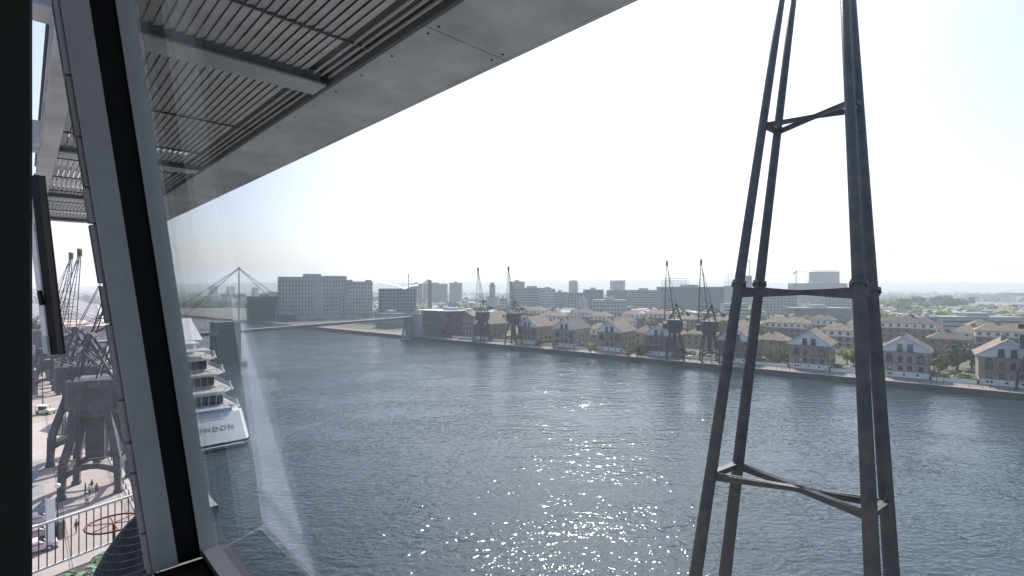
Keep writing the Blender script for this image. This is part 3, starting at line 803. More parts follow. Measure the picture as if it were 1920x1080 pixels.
def cable(x0, z0, x1, z1, r_=.05):
    m = MB()
    for s_ in (-.7, .7): m.tube((x0, s_ * .2, z0), (x1, s_, z1), r_, n=4)
    m.build('cable', M['dframe'], br)
for s_ in (-1, 1):
    cable(0, DZ + 26.5, s_ * 30, DZ + 1, .08); cable(0, DZ + 26.5, s_ * 28.5, DZ + 8, .07)
    cable(BL, DZ + 26.3, BL + s_ * 12, DZ + 12, .03)
for x, h in ((BL * .16, 10), (BL * .30, 12), (BL * .44, 10), (BL * .60, 12), (BL * .80, 10)):
    for s_ in (-1, 1): cable(x, DZ + h, x + s_ * 11, DZ + .5, .035)
# supports: slender column over the water, and splayed south pier
m = MB(); m.tube((0, -1.2, 0), (0, -.6, DZ - 1.5), .35, .3, 8).tube((0, 1.2, 0), (0, .6, DZ - 1.5), .35, .3, 8); m.build('leg', M['dframe'], br)
m = MB(); m.prism([(-2.6, -2), (-1.4, -3), (1.4, -3), (2.6, -2), (2.6, 2), (1.4, 3), (-1.4, 3), (-2.6, 2)], -.5, 1.4); m.build('pontoon', M['gask'], br)
m = MB()
for sx in (-1, 1):
    for sy in (-1, 1): m.bar((BL + sx * 3.0, sy * 2.6, 0), (BL + sx * 1.6, sy * 1.3, DZ - 1.4), 1.2, 1.2)
m.box(BL - 1.7, BL + 1.7, -1.4, 1.4, .5, DZ - 1.5)
m.build('pier', M['far1'], br)
m = MB(); m.box(BL - 4, BL + 4, -3.4, 3.4, -.5, .9); m.build('pier_base', M['concd'], br)
# lift tower at the north end
lt = thing('lift_tower', 'dark glass lift tower carrying the near end of the footbridge', 'tower', WZ(423, 214, 0), bang)
MB().box(-4.6, 4.6, -3.2, 3.2, 0, 18.4).build('glass_shaft', mat('green_dark_glass', (0.02, 0.035, 0.032), 0.25, 0.3, .3), lt)
m = MB(); 
for i in range(7): m.box(-4.68, 4.68, -3.28, 3.28, 2.4 * i + .8, 2.4 * i + 1.0)
for x in (-4.7, 4.6):
    for y in (-3.3, 3.2): m.box(x, x + .1, y, y + .1, 0, 18.5)
m.build('shaft_frame', M['dframe'], lt)
MB().box(-4.9, 4.9, -3.5, 3.5, 18.4, 18.8).build('roof', M['dframe'], lt)
MB().box(-6, 6, -5, 5, -.5, .9).build('base', M['concd'], lt)

# ================================================================ BUILDINGS
def block(name, label, x0, x1, ytop, Z, m, rz=QR, dep=14, cat='building', floors=3.2, wfill=.55, wp=2.6, winmat='pane', mode='strip', parapet=True, base=GZ, yaw_left=False):
    """A building standing at distance Z between two view directions; returns root and its local size."""
    Wp = (x1 - x0) / FPX * Z; ph = abs(rz)
    w = max((Wp - dep * sin(ph)) / cos(ph), Wp * .35)
    if (Wp - dep * sin(ph)) / cos(ph) < Wp * .35: dep = max((Wp - w * cos(ph)) / max(sin(ph), .2), 6)
    # local origin = front centre, placed so that left/right corners land right
    H = CH - (ytop - 540) / FPX * Z - base
    ctr = WZ((x0 + x1) / 2, Z, base)
    off = Matrix.Rotation(rz, 3, 'Z') @ Vector((0, dep / 2, 0))
    r = thing(name, label, cat, ctr - Vector((off.x, 0, 0)) + Vector((0, 0, 0)), rz)
    MB().box(-w/2, w/2, 0, dep, 0, H).build('wall', M[m] if isinstance(m, str) else m, r)
    if parapet:
        p = MB(); p.box(-w/2 - .2, w/2 + .2, -.2, dep + .2, H, H + .8); p.build('parapet', M['far1'] if m != 'far1' else M['far3'], r)
        q = MB(); q.box(-w * .15, w * .12, dep * .3, dep * .7, H + .8, H + 3.2); q.build('roof_plant', M['far2'], r)
    nf = int(H / floors)
    if mode == 'strip':
        b = MB()
        for i in range(nf):
            z = H - (i + .85) * floors
            if z < .5: continue
            n = max(2, int(w / wp))
            for k in range(n):
                x = -w/2 + (k + .5) * w / n; s_ = w / n * wfill / 2
                b.box(x - s_, x + s_, -.08, -.001, z, z + floors * .5)
            n2 = max(2, int(dep / wp))
            for sd in (-1, 1):
                for k in range(n2):
                    y = (k + .5) * dep / n2; s_ = dep / n2 * wfill / 2
                    b.box(min(sd * w/2 + sd * .001, sd * (w/2 + .08)), max(sd * w/2 + sd * .001, sd * (w/2 + .08)), y - s_, y + s_, z, z + floors * .5)
        if b.v: o = b.build('window_rows', M[winmat], r); o['kind'] = 'stuff'
    elif mode == 'window':
        me = MB().box(-wp * wfill / 2, wp * wfill / 2, -.1, -.001, 0, floors * .55).mesh('window', M[winmat])
        n = int(w / wp)
        for i in range(nf):
            z = H - (i + .85) * floors
            if z < .5: continue
            for k in range(n):
                x = -w/2 + (k + .5) * w / n
                place('window', me, r, (x, 0, z))
    elif mode == 'bands':
        for i in range(nf):
            z = H - (i + .85) * floors
            if z > .5: MB().box(-w/2 - .05, w/2 + .05, -.12, -.001, z, z + floors * .38).build('window_band', M[winmat], r)
    return r, w, dep, H

# flour mill (large pale building left of centre)
mr, w, dp, H = block('flour_mill', 'large pale abandoned flour mill with rows of small square windows behind the footbridge', 523, 641, 521, 505, 'millw', rz=.47, dep=13, mode='none', parapet=False)
me = MB().box(-.55, .55, -.12, -.001, 0, 1.9).mesh('window', M['pane']); n = 22
for i in range(9):
    z = H - 4.6 - i * 4.05
    for k in range(n):
        x = -w/2 + (k + .5) * w / n
        if k in (11, 12, 13) and i < 8: continue
        if z > 1: place('window', me, mr, (x, 0, z))
for i in range(9):
    for k in range(4): place('window', me, mr, (-w/2, 13 - (k + .5) * 13 / 4, H - 4.6 - i * 4.05), -pi/2)
MB().box(w * .02, w * .12, -.5, -.002, 0, H + .6).build('stair_tower', M['millw'], mr)
MB().box(-w * .14, w * .12, 1.5, 12, H, H + 4.0).build('penthouse', M['millw'], mr)
MB().box(-w/2 - .15, w/2 + .15, -.15, 13.15, H, H + .9).build('parapet', M['far1'], mr)
MB().box(w * .14, w * .5 + .1, -.3, 12, H + .9, H + 2.2).build('upper_parapet', M['millw'], mr)
# second mill
r2, w, dp, H = block('grain_mill', 'pale mill block with stepped corner turrets right of the large flour mill', 645, 696, 529, 520, 'millw', rz=.42, dep=10, mode='window', wp=2.9, floors=3.8, wfill=.4, parapet=False)
for s_ in (-1, 1): MB().box(s_ * w * .36 - 2.6, s_ * w * .36 + 2.6, 1, 9, H, H + 2.4).build('turret', M['millw'], r2)
MB().box(-w/2 - .1, w/2 + .1, -.12, 10, H, H + .6).build('parapet', M['far1'], r2)
block('mill_annexe', 'lower pale wing joining the two mill buildings', 636, 652, 551, 518, 'millw', rz=.42, dep=8, mode='window', wp=2.6, floors=3.8, wfill=.4)
block('warehouse', 'big dark windowless warehouse at the water left of the flour mill', 459, 523, 557, 487, mat('dark_cladding', (0.045, 0.055, 0.06), .8, .25, .2), rz=.45, dep=12, mode='none')
block('quay_shed', 'low dark sheds at the foot of the flour mill', 505, 560, 590, 474, 'far3', rz=QR, dep=6, mode='none')
# curved-roof apartment block
cr, w, dp, H = block('apartment_block', 'tall glazed apartment block under a sweeping white wing roof', 704, 779, 541, 470, 'far1', rz=.25, dep=16, mode='strip', wp=3.1, wfill=.62, floors=3.1, parapet=False)
m = MB(); K = 14
for i in range(K):
    u0, u1 = i / K, (i + 1) / K
    def rz_(u): return H + 3.6 * (1 - u) + 4.6 * (2 * u - 1) ** 2 * .5 - (3.5 if .55 < u < .8 else 0) * (1 - abs(u - .675) / .125)
    x0_, x1_ = -w/2 - 3 + u0 * (w + 5), -w/2 - 3 + u1 * (w + 5)
    m.add([(x0_, -2, rz_(u0)), (x1_, -2, rz_(u1)), (x1_, 18, rz_(u1) + 1.2), (x0_, 18, rz_(u0) + 1.2), (x0_, -2, rz_(u0) + .6), (x1_, -2, rz_(u1) + .6), (x1_, 18, rz_(u1) + 1.8), (x0_, 18, rz_(u0) + 1.8)],
          [(0, 3, 2, 1), (4, 5, 6, 7), (0, 1, 5, 4), (2, 3, 7, 6), (0, 4, 7, 3), (1, 2, 6, 5)])
m.build('wing_roof', M['white'], cr)
m = MB()
for i in range(6):
    for z in range(8): m.box(-w/2 + i * w / 5 - 1.6, -w/2 + i * w / 5 + 1.6, -1.5, -.1, 3 + z * 3.6, 3.15 + z * 3.6)
m.build('balconies', M['wframe'], cr)
block('quayside_hall', 'low pale curved hall below the far end of the footbridge', 700, 762, 590, 395, 'far1', rz=QR, dep=14, mode='bands', floors=4.5)
# dark glass building + brick block by the promenade
dg, w, dp, H = block('glass_office', 'dark glass four storey building with a thin overhanging flat roof on the quay', 786, 872, 583, 330, mat('dark_curtain_wall', (0.035, 0.05, 0.06), .3, .3, .3), rz=QR, dep=14, mode='none', parapet=False)
for i in range(4):
    z = 1.0 + i * (H - 1) / 4
    for k in range(10):
        x = -w/2 + (k + .5) * w / 10
        MB().box(x - w / 23, x + w / 23, -.1, -.002, z, z + (H - 1) / 4 * .62).build('pane', M['pane'], dg)
    MB().box(-w/2 - .8, w/2 + .8, -1.4, -.11, z - .35, z - .15).build('balcony_slab', M['far1'], dg)
MB().box(-w/2 - 2, w/2 + 1.2, -2.2, dp + 1, H, H + .5).build('flat_roof', M['white'], dg)
MB().box(w * .1, w * .4, 4, 11, H + .5, H + 2.2).build('roof_plant', M['far2'], dg)
block('entrance_canopy', 'stack of thin white canopies beside the bridge stair', 768, 792, 591, 322, 'far2', rz=QR, dep=4, mode='none')
bb, w, dp, H = block('brick_block', 'yellow brick flats with a shallow pitched roof left of the first slim crane', 866, 905, 592, 318, 'brick', rz=QR, dep=10, mode='window', wp=2.2, floors=3.1, wfill=.4, parapet=False)
MB().prism_y([(-w/2 - .6, H), (w/2 + .6, H), (0, H + 2.4)], -.6, dp + .6).build('roof', M['tile2'], bb)
# chimney stack
cs = thing('factory_chimney', 'tall tapering brick factory chimney behind the dark glass building', 'chimney', WZ(806, 520, GZ))
MB().tube((0, 0, 0), (0, 0, 38), 2.5, 1.7, 14).build('shaft', M['far4'], cs); MB().tube((0, 0, 38), (0, 0, 39), 2.0, 2.0, 14).build('cap', M['far3'], cs)

FAR = [
 # name, label, x0,x1,ytop,Z,mat,mode,rot
 ('tower_block', 'grey tower block just right of the bridge mast', 768, 790, 533, 880, 'far1', 'strip', -.2),
 ('tower_block', 'widest grey slab tower behind the factory chimney', 793, 838, 533, 900, 'far1', 'strip', -.15),
 ('tower_block', 'grey slab tower standing alone right of the factory chimney', 842, 866, 531, 920, 'far1', 'strip', -.3),
 ('church', 'pale church tower on a wide base between the first two slim cranes', 912, 935, 557, 560, 'far2', 'none', -.3),
 ('silo_block', 'pale ribbed silo block left of the second slim crane', 937, 950, 560, 540, 'far2', 'strip', -.2),
 ('office_tower', 'grey tower block behind the second slim crane jib', 955, 984, 529, 760, 'far1', 'strip', -.3),
 ('office_slab', 'long banded office slab right of the second slim crane', 962, 1036, 541, 640, 'far1', 'bands', -.12),
 ('office_slab', 'pale gridded block at the right end of the long banded slab', 1012, 1042, 543, 600, 'far2', 'strip', -.5),
 ('office_slab', 'stepped grey flats left of the domed tower', 1036, 1066, 549, 620, 'far1', 'strip', -.3),
 ('flats', 'gridded grey flats below the domed tower', 1064, 1098, 550, 600, 'far1', 'strip', -.3),
 ('dark_slab', 'dark flat roofed slab right of the domed tower', 1094, 1134, 544, 640, 'far3', 'strip', -.2),
 ('dark_slab', 'dark slab below the drum shaped tower', 1138, 1182, 545, 660, 'far3', 'strip', -.2),
 ('office_slab', 'grey banded slab right of the drum shaped tower', 1180, 1242, 545, 640, 'far1', 'bands', -.1),
 ('white_school', 'low white building with tall dark windows above the house roofs', 1112, 1182, 564, 470, 'far2', 'strip', -.35),
 ('white_annexe', 'small white cube building left of the low white building', 1085, 1104, 563, 500, 'far2', 'none', -.35),
 ('data_centre', 'huge dark windowless shed behind the third and fourth slim cranes', 1240, 1359, 539, 560, 'far3', 'none', -.06),
 ('low_block', 'pale blue low building right of the huge dark shed', 1359, 1404, 571, 460, 'far2', 'bands', -.1),
 ('unfinished_tower', 'concrete tower top rising left of the mast beam', 1385, 1413, 518, 700, 'far1', 'strip', -.3),
 ('stepped_block', 'wide stepped block behind the mast, below the scaffolded tower', 1490, 1588, 532, 820, 'far1', 'bands', -.12),
 ('apartment_slab', 'gridded apartment slab under the mast beam on the left', 1428, 1500, 551, 560, 'far1', 'strip', -.3),
 ('apartment_slab', 'gridded apartment slab beside the right mast chord', 1549, 1606, 555, 600, 'far1', 'strip', -.2),
 ('long_wall_building', 'long low grey building in front of the apartment slabs', 1492, 1600, 579, 440, 'far3', 'none', -.08),
 ('industrial_shed', 'grey industrial shed left of the pale upright gable beyond the houses', 1731, 1765, 597, 340, 'far3', 'none', -.3),
 ('rail_depot', 'long low pale roofed depot stretching to the right edge', 1776, 1930, 597, 330, 'far2', 'bands', -.12),
 ('low_factory', 'flat brown factory roofs beyond the pale depot', 1790, 1890, 584, 520, 'far4', 'none', -.1),
 ('riverside_shed', 'pale roofed shed far off below the hills at right', 1750, 1788, 551, 1900, 'far2', 'none', -.1),
 ('riverside_shed', 'pale long shed far off right of the other far shed', 1795, 1822, 553, 1700, 'far2', 'none', -.1),
 ('riverside_works', 'dark far off works with a humped roof near the right edge', 1880, 1925, 549, 1300, 'far3', 'none', -.1),
 ('riverside_works', 'wide dark far off works behind the right hand river strip', 1822, 1880, 552, 1350, 'far3', 'none', -.1),
 ('far_tower', 'small hazy tower left of the bridge mast', 391, 403, 536, 1250, 'far1', 'none', -.2),
 ('far_tower', 'small hazy tower just left of the tall bridge mast base', 424, 436, 537, 1300, 'far1', 'none', -.2),
 ('far_tower', 'small hazy tower right of the tall bridge mast', 471, 481, 539, 1250, 'far1', 'none', -.2),
 ('far_works', 'low dark works on the far shore behind the bridge mast', 414, 455, 551, 900, 'far3', 'none', -.1),
 ('far_works', 'low pale works on the far shore left of the mill', 500, 523, 547, 900, 'far1', 'none', -.1),
]
roots = {}
for (nm, lb, x0, x1, yt, Z, mm, mode, rz) in FAR:
    r, w, dp, H = block(nm, lb, x0, x1, yt, Z, mm, rz=rz, dep=12 if x1 - x0 < 60 else 20, mode=mode, floors=3.2, wp=3.2, parapet=(mode != 'none' or Z < 700))
    roots[lb] = (r, w, dp, H)
r, w, dp, H = roots['pale church tower on a wide base between the first two slim cranes']
MB().box(-2.6, 2.6, 2, 7, H, H + 12).build('tower', M['far2'], r); MB().box(-3.2, 3.2, 1.4, 7.6, H + 12, H + 12.8).build('cornice', M['far1'], r); MB().box(-1.9, 1.9, 2.6, 6.4, H + 12.8, H + 16).build('belfry', M['far2'], r)
# domed tower, drum tower
dt = thing('domed_tower', 'round pale tower with a domed top on the skyline', 'tower', WZ(1075, 900, GZ))
MB().tube((0, 0, 0), (0, 0, 41), 8, 8, 20).build('drum', M['far2'], dt); smooth(MB().sphere((0, 0, 41), 8, 20, 8, .55).build('dome', M['far1'], dt))
m = MB()
for i in range(20): a = i * pi / 10; m.bar((8.05 * cos(a), 8.05 * sin(a), 2), (8.05 * cos(a), 8.05 * sin(a), 40), 1.1, .3, up=(cos(a), sin(a), 0))
o = m.build('window_strips', M['pane'], dt); o['kind'] = 'stuff'
dt = thing('drum_tower', 'broad pale ribbed tower with a flat top on the skyline', 'tower', WZ(1158, 900, GZ))
MB().tube((0, 0, 0), (0, 0, 43), 13, 13, 24).build('drum', M['far2'], dt); MB().tube((0, 0, 43), (0, 0, 44.2), 13.6, 13.6, 24).build('roof_ring', M['far1'], dt)
m = MB()
for i in range(30): a = i * pi / 15; m.bar((13.05 * cos(a), 13.05 * sin(a), 2), (13.05 * cos(a), 13.05 * sin(a), 42), 1.2, .3, up=(cos(a), sin(a), 0))
o = m.build('window_strips', M['pane'], dt); o['kind'] = 'stuff'
# chimney-shaped spire building with pointed top beside the grey slab
pt = thing('pointed_tower', 'far tower with a pyramid top peeping over the widest grey slab tower', 'tower', WZ(803, 1150, GZ))
MB().box(-11, 11, -11, 11, 0, 42).build('shaft', M['far2'], pt)
MB().add([(-11, -11, 42), (11, -11, 42), (11, 11, 42), (-11, 11, 42), (0, 0, 52)], [(0, 1, 4), (1, 2, 4), (2, 3, 4), (3, 0, 4), (3, 2, 1, 0)]).build('pyramid_roof', M['far1'], pt)
# scaffolded towers
def scaffold(name, label, x0, x1, y0, y1, Z, inner):
    w = (x1 - x0) / FPX * Z; z0 = CH - (y1 - 540) / FPX * Z; z1 = CH - (y0 - 540) / FPX * Z
    r = thing(name, label, 'building', WZ((x0 + x1) / 2, Z, GZ), -.1)
    H = z1 - GZ; h0 = z0 - GZ
    if inner: MB().box(-w * .42, w * .42, 0, w * .5, 0, H).build('core', M['far1'], r)
    else: MB().box(-w/2, w/2, 0, w * .5, 0, h0).build('core', M['far1'], r)
    n = 6; nf = int((H - h0) / 3.2) + 1
    for i in range(nf + 1):
        MB().box(-w/2, w/2, -.6, w * .5, h0 + i * 3.2, h0 + i * 3.2 + .35).build('floor_slab', M['far2'], r)
    m = MB()
    for i in range(n + 1):
        x = -w/2 + i * w / n
        for y in (-.5, w * .5): m.box(x - .18, x + .18, y - .18, y + .18, h0, H + 1.5)
    m.build('columns', M['far1'], r)
scaffold('scaffolded_tower', 'tower wrapped in scaffolding above the mast beam', 1526, 1577, 509, 530, 900, True)
scaffold('concrete_frame', 'open concrete frame of an unfinished tower left of the mast', 1362, 1387, 517, 536, 700, False)
scaffold('rooftop_frame', 'open framework of floors rising on top of the huge dark shed', 1247, 1291, 526, 541, 640, False)
# tower cranes
def tower_crane(label, px, Z, ytop, arm, back, rz):
    zt = CH - (ytop - 540) / FPX * Z - GZ
    r = thing('tower_crane', label, 'tower crane', WZ(px, Z, GZ), rz, 'tower cranes on the skyline')
    m = MB()
    for sx in (-1, 1):
        for sy in (-1, 1): m.box(sx * .8 - .18, sx * .8 + .18, sy * .8 - .18, sy * .8 + .18, 0, zt)
    for i in range(int(zt / 3)): m.bar((-.8, -.8, i * 3), (.8, -.8, i * 3 + 3), .2); m.bar((.8, .8, i * 3), (-.8, .8, i * 3 + 3), .2)
    m.build('mast', M['far1'], r)
    m = MB(); m.bar((0, 0, zt), (arm, 0, zt + arm * .07), .35); m.bar((0, 0, zt + 1.8), (arm, 0, zt + arm * .07 + .4), .3)
    for i in range(int(arm / 3)): m.bar((i * 3, 0, zt + i * 3 * .07), (i * 3 + 1.5, 0, zt + 1.8 + i * 3 * .05), .18)
    m.build('jib', M['far1'], r)
    MB().bar((0, 0, zt), (-back, 0, zt), .8, .5).box(-back, -back + 3, -.9, .9, zt - 2.5, zt).build('counter_jib', M['far3'], r)
    MB().box(-1, 1.2, -1.3, 1.3, zt, zt + 2.4).build('cab', M['far3'], r)
    MB().bar((0, 0, zt + 2), (0, 0, zt + 7), .4).build('top_mast', M['far1'], r)
tower_crane('tower crane with a short mast rising above the middle of the mast beam', 1493, 850, 511, 25, 6, .25)
tower_crane('distant tower crane whose long pale jib passes behind the left mast chords', 1405, 1000, 490, 102, 14, .12)
tower_crane('distant tower crane at the right side of the lattice mast', 1640, 1000, 478, 52, 10, .2)

# ================================================================ DISTANT MASSES
rnd = random.Random(11); mb = MB(); palette = [M['far1'], M['far2'], M['far4'], M['tile'], M['tile3'], M['far3']]
for _ in range(2600):
    Z = 480 * (3300 / 480) ** (rnd.random() ** .9); px = rnd.uniform(-80, 2050)
    p = WZ(px, Z, GZ)
    aq = p.x * cos(TQ) + p.y * sin(TQ)
    if aq < 330 and Z < 900: continue
    if px < 470 and Z < 1000: continue
    if px > 1620 and 740 < Z < 1100: continue
    if 850 < px < 940 and 1450 < Z < 1850: continue
    w, d, h = rnd.uniform(7, 22), rnd.uniform(7, 14), rnd.uniform(4, 8) if rnd.random() < .9 else rnd.uniform(9, 16)
    if Z < 800: h = min(h, 7)
    mb.mi = rnd.randrange(6); c_, s_ = cos(rnd.choice((QR, QR + 1.57, .3))), sin(QR)
    an = rnd.choice((QR, QR + 1.57, .2)); c_, s_ = cos(an), sin(an)
    def T(x, y, z): return (p.x + x * c_ - y * s_, p.y + x * s_ + y * c_, GZ + z)
    mb.add([T(-w/2, -d/2, 0), T(w/2, -d/2, 0), T(w/2, d/2, 0), T(-w/2, d/2, 0), T(-w/2, -d/2, h), T(w/2, -d/2, h), T(w/2, d/2, h), T(-w/2, d/2, h)], [(0, 1, 5, 4), (1, 2, 6, 5), (2, 3, 7, 6), (3, 0, 4, 7)])
    mb.mi = rnd.choice((3, 4, 0, 1)); rr = rnd.uniform(0.2, 3)
    mb.add([T(-w/2, -d/2, h), T(w/2, -d/2, h), T(w/2, d/2, h), T(-w/2, d/2, h), T(-w/2, 0, h + rr), T(w/2, 0, h + rr)], [(0, 1, 5, 4), (2, 3, 4, 5), (1, 2, 5), (3, 0, 4)])
o = mb.build('distant_houses', palette); o['kind'] = 'stuff'; o['label'] = 'hazy mass of far roofs and low buildings towards the hills'
mb = MB(); mb2 = [M['leafm'], M['leafo'], M['leafl'], M['leafd']]
for _ in range(6500):
    Z = 380 * (3600 / 380) ** (rnd.random() ** .85); px = rnd.uniform(-80, 2050); p = WZ(px, Z, GZ)
    aq = p.x * cos(TQ) + p.y * sin(TQ)
    if aq < 300 and Z < 950: continue
    if px < 480 and Z < 900: continue
    if px > 1620 and 740 < Z < 1100: continue
    if 850 < px < 940 and 1450 < Z < 1850: continue
    mb.mi = rnd.randrange(4); r_ = rnd.uniform(2.2, 5) * (1 + Z / 2600)
    for q in range(2): mb.blob((p.x + rnd.uniform(-4, 4), p.y + rnd.uniform(-4, 4), GZ + r_ * rnd.uniform(.6, 1.1)), r_ * rnd.uniform(.7, 1), .9, .3)
o = mb.build('distant_woodland', mb2); o['kind'] = 'stuff'; o['label'] = 'scattered hazy treetops between the far roofs'
# far-shore trees at the end of the dock
mb = MB()
for _ in range(260):
    Z = rnd.uniform(790, 900); px = rnd.uniform(300, 470); p = WZ(px, Z, GZ)
    mb.mi = rnd.randrange(4); r_ = rnd.uniform(4, 8); mb.blob((p.x, p.y, GZ + r_ * .8), r_, 1, .3)
o = mb.build('far_shore_trees', mb2); o['kind'] = 'stuff'; o['label'] = 'dark line of trees along the end of the dock'

# ================================================================ PROMENADE FURNITURE
def lamp(Z_t, lab, a=217.5, twin=False):
    r = thing('promenade_lamp', lab, 'street lamp', Q(a, Z_t, GZ), 0, 'white globe lamps along the far quay')
    MB().tube((0, 0, 0), (0, 0, 3.6), .09, .06, 8).build('post', M['dframe'], r)
    smooth(MB().sphere((0, 0, 3.85), .32, 12, 8).build('globe', M['lampw'], r))
lamps = [(-29, 'white globe lamp at the right edge beside the cut off crane'), (-24, 'white globe lamp in front of the rightmost gabled house'), (-3.2, 'upper one of two close white globe lamps below the leafy garden'), (-1.4, 'lower one of two close white globe lamps below the leafy garden'),
         (11.0, 'white globe lamp in front of the house right of the mast'), (38.0, 'white globe lamp in front of the framed gabled house'), (66, 'white globe lamp between the left mast chords'), (110, 'white globe lamp left of the third slim crane'), (134, 'white globe lamp by the bright rounded tree'), (158, 'white globe lamp between the two houses right of the second crane'), (186, 'white globe lamp just right of the second slim crane')]
for i, (t, lb) in enumerate(lamps): lamp(t, lb, 217.5 if i != 3 else 215.5)
# promenade edge railing posts and chain: one railing
rr_ = thing('quay_railing', 'thin dark post and rail fence along the far quay edge', 'railing', Q(210.8, 0, GZ + .14), TQ)
m = MB()
for i in range(-60, 420, 3): m.box(-.05, .05, i - .05, i + .05, 0, 1.0)
m.box(-.02, .02, -60, 420, .95, 1.0); m.box(-.02, .02, -60, 420, .5, .54)
m.build('rails', M['dframe'], rr_)

# people -------------------------------------------------------
def person_mesh(top, bottom, stride=.0, seed=0):
    me = bpy.data.meshes.new('skel')
    V = [(0,0,.95),(0,0,1.15),(0,.0,1.38),(0,0,1.48),(0,-.02,1.56),(0,-.02,1.70),
         (.17,0,1.40),(.25,-.03*stride,1.15),(.26,-.18*stride-.03,.92),(.26,-.2*stride-.05,.84),
         (-.17,0,1.40),(-.25,.03*stride,1.15),(-.26,.18*stride-.03,.92),(-.26,.2*stride-.05,.84),
         (.09,0,.90),(.10,.12*stride,.50),(.10,.30*stride,.08),(.10,.30*stride-.14,.04),
         (-.09,0,.90),(-.10,-.14*stride,.50),(-.10,-.25*stride,.08),(-.10,-.25*stride-.14,.04)]
    E = [(0,1),(1,2),(2,3),(3,4),(4,5),(2,6),(6,7),(7,8),(8,9),(2,10),(10,11),(11,12),(12,13),(0,14),(14,15),(15,16),(16,17),(0,18),(18,19),(19,20),(20,21)]
    Rr = [.14,.13,.15,.06,.085,.095,.065,.05,.04,.035,.065,.05,.04,.035,.095,.065,.045,.04,.095,.065,.045,.04]
    me.from_pydata(V, E, []); o = bpy.data.objects.new('skel', me); C.objects.link(o)
    sm = o.modifiers.new('s', 'SKIN')
    for i, v in enumerate(me.skin_vertices[0].data): v.radius = (Rr[i], Rr[i]); v.use_root = (i == 0)
    o.modifiers.new('b', 'SUBSURF').levels = 1
    dg = bpy.context.evaluated_depsgraph_get(); dg.update()
    nm = bpy.data.meshes.new_from_object(o.evaluated_get(dg)); nm.name = 'person'
    bpy.data.objects.remove(o)
    nm.materials.clear()
    for q in (M['skin'], top, bottom, M['gask']): nm.materials.append(q)
    for p in nm.polygons:
        c_ = p.center; z = c_.z
        p.material_index = 3 if z < .1 else 2 if z < .98 and abs(c_.x) < .2 else 0 if z > 1.47 or (abs(c_.x) > .2 and z < 1.12) else 1
        p.use_smooth = True
    return nm
def shirt(n, c_): return mat(n, c_, .8)
PM = [person_mesh(shirt('shirt_white', (.6, .6, .6)), shirt('jeans_blue', (.05, .07, .14)), .6), person_mesh(shirt('jacket_black', (.03, .03, .035)), shirt('trousers_grey', (.12, .12, .13)), .3),
      person_mesh(shirt('top_red', (.35, .06, .06)), shirt('jeans_blue', (.05, .07, .14)), .2), person_mesh(shirt('jacket_navy', (.04, .05, .1)), shirt('trousers_tan', (.3, .24, .17)), .8)]
def person(p, rz, k, lab, grp=None):
    r = thing('person', lab, 'person', p, rz, grp)
    place('body', PM[k], r); MB().sphere((0, .01, 1.69), .105, 8, 6, .95).build('hair', M['hair'], r)
PP = [(160, 928, 1, 'person in black standing leftmost by the near crane leg'), (168, 930, 0, 'person in a white shirt standing second from left in the group by the crane'), (172, 921, 3, 'person in a navy jacket at the back of the group by the crane'),
      (181, 928, 2, 'person in a red top at the right of the group by the crane'), (163, 948, 0, 'person in a white shirt standing in front of the group by the crane'), (143, 1000, 1, 'lone person in dark clothes walking on the quay beyond the railing')]
for (px, py, k, lb) in PP:
    Z = 31 * FPX / (py - 540); person(WZ(px, Z, GZ + .01), random.uniform(0, 6), k, lb, 'people on the left quay')
for (t, a, k, lb) in [(77, 214, 1, 'person in dark clothes on the bright terrace left of the fourth slim crane'), (73, 216, 0, 'person in white on the bright terrace by the fourth slim crane'), (80, 217, 3, 'person in a navy jacket at the left of the bright terrace'), (70, 213.5, 2, 'person in red on the bright terrace right of the crane'),
                   (41, 213, 1, 'person in black sitting area left below the framed house'), (43.5, 213.5, 0, 'person in white on the sunlit promenade below the framed house'), (-14, 213, 1, 'person in black on the pink paving at lower right'), (165, 214, 2, 'person in red near the second slim crane')]:
    person(Q(a, t, GZ + .01), random.uniform(0, 6), k, lb.replace('sitting area left', 'walking'), 'people on the far promenade')

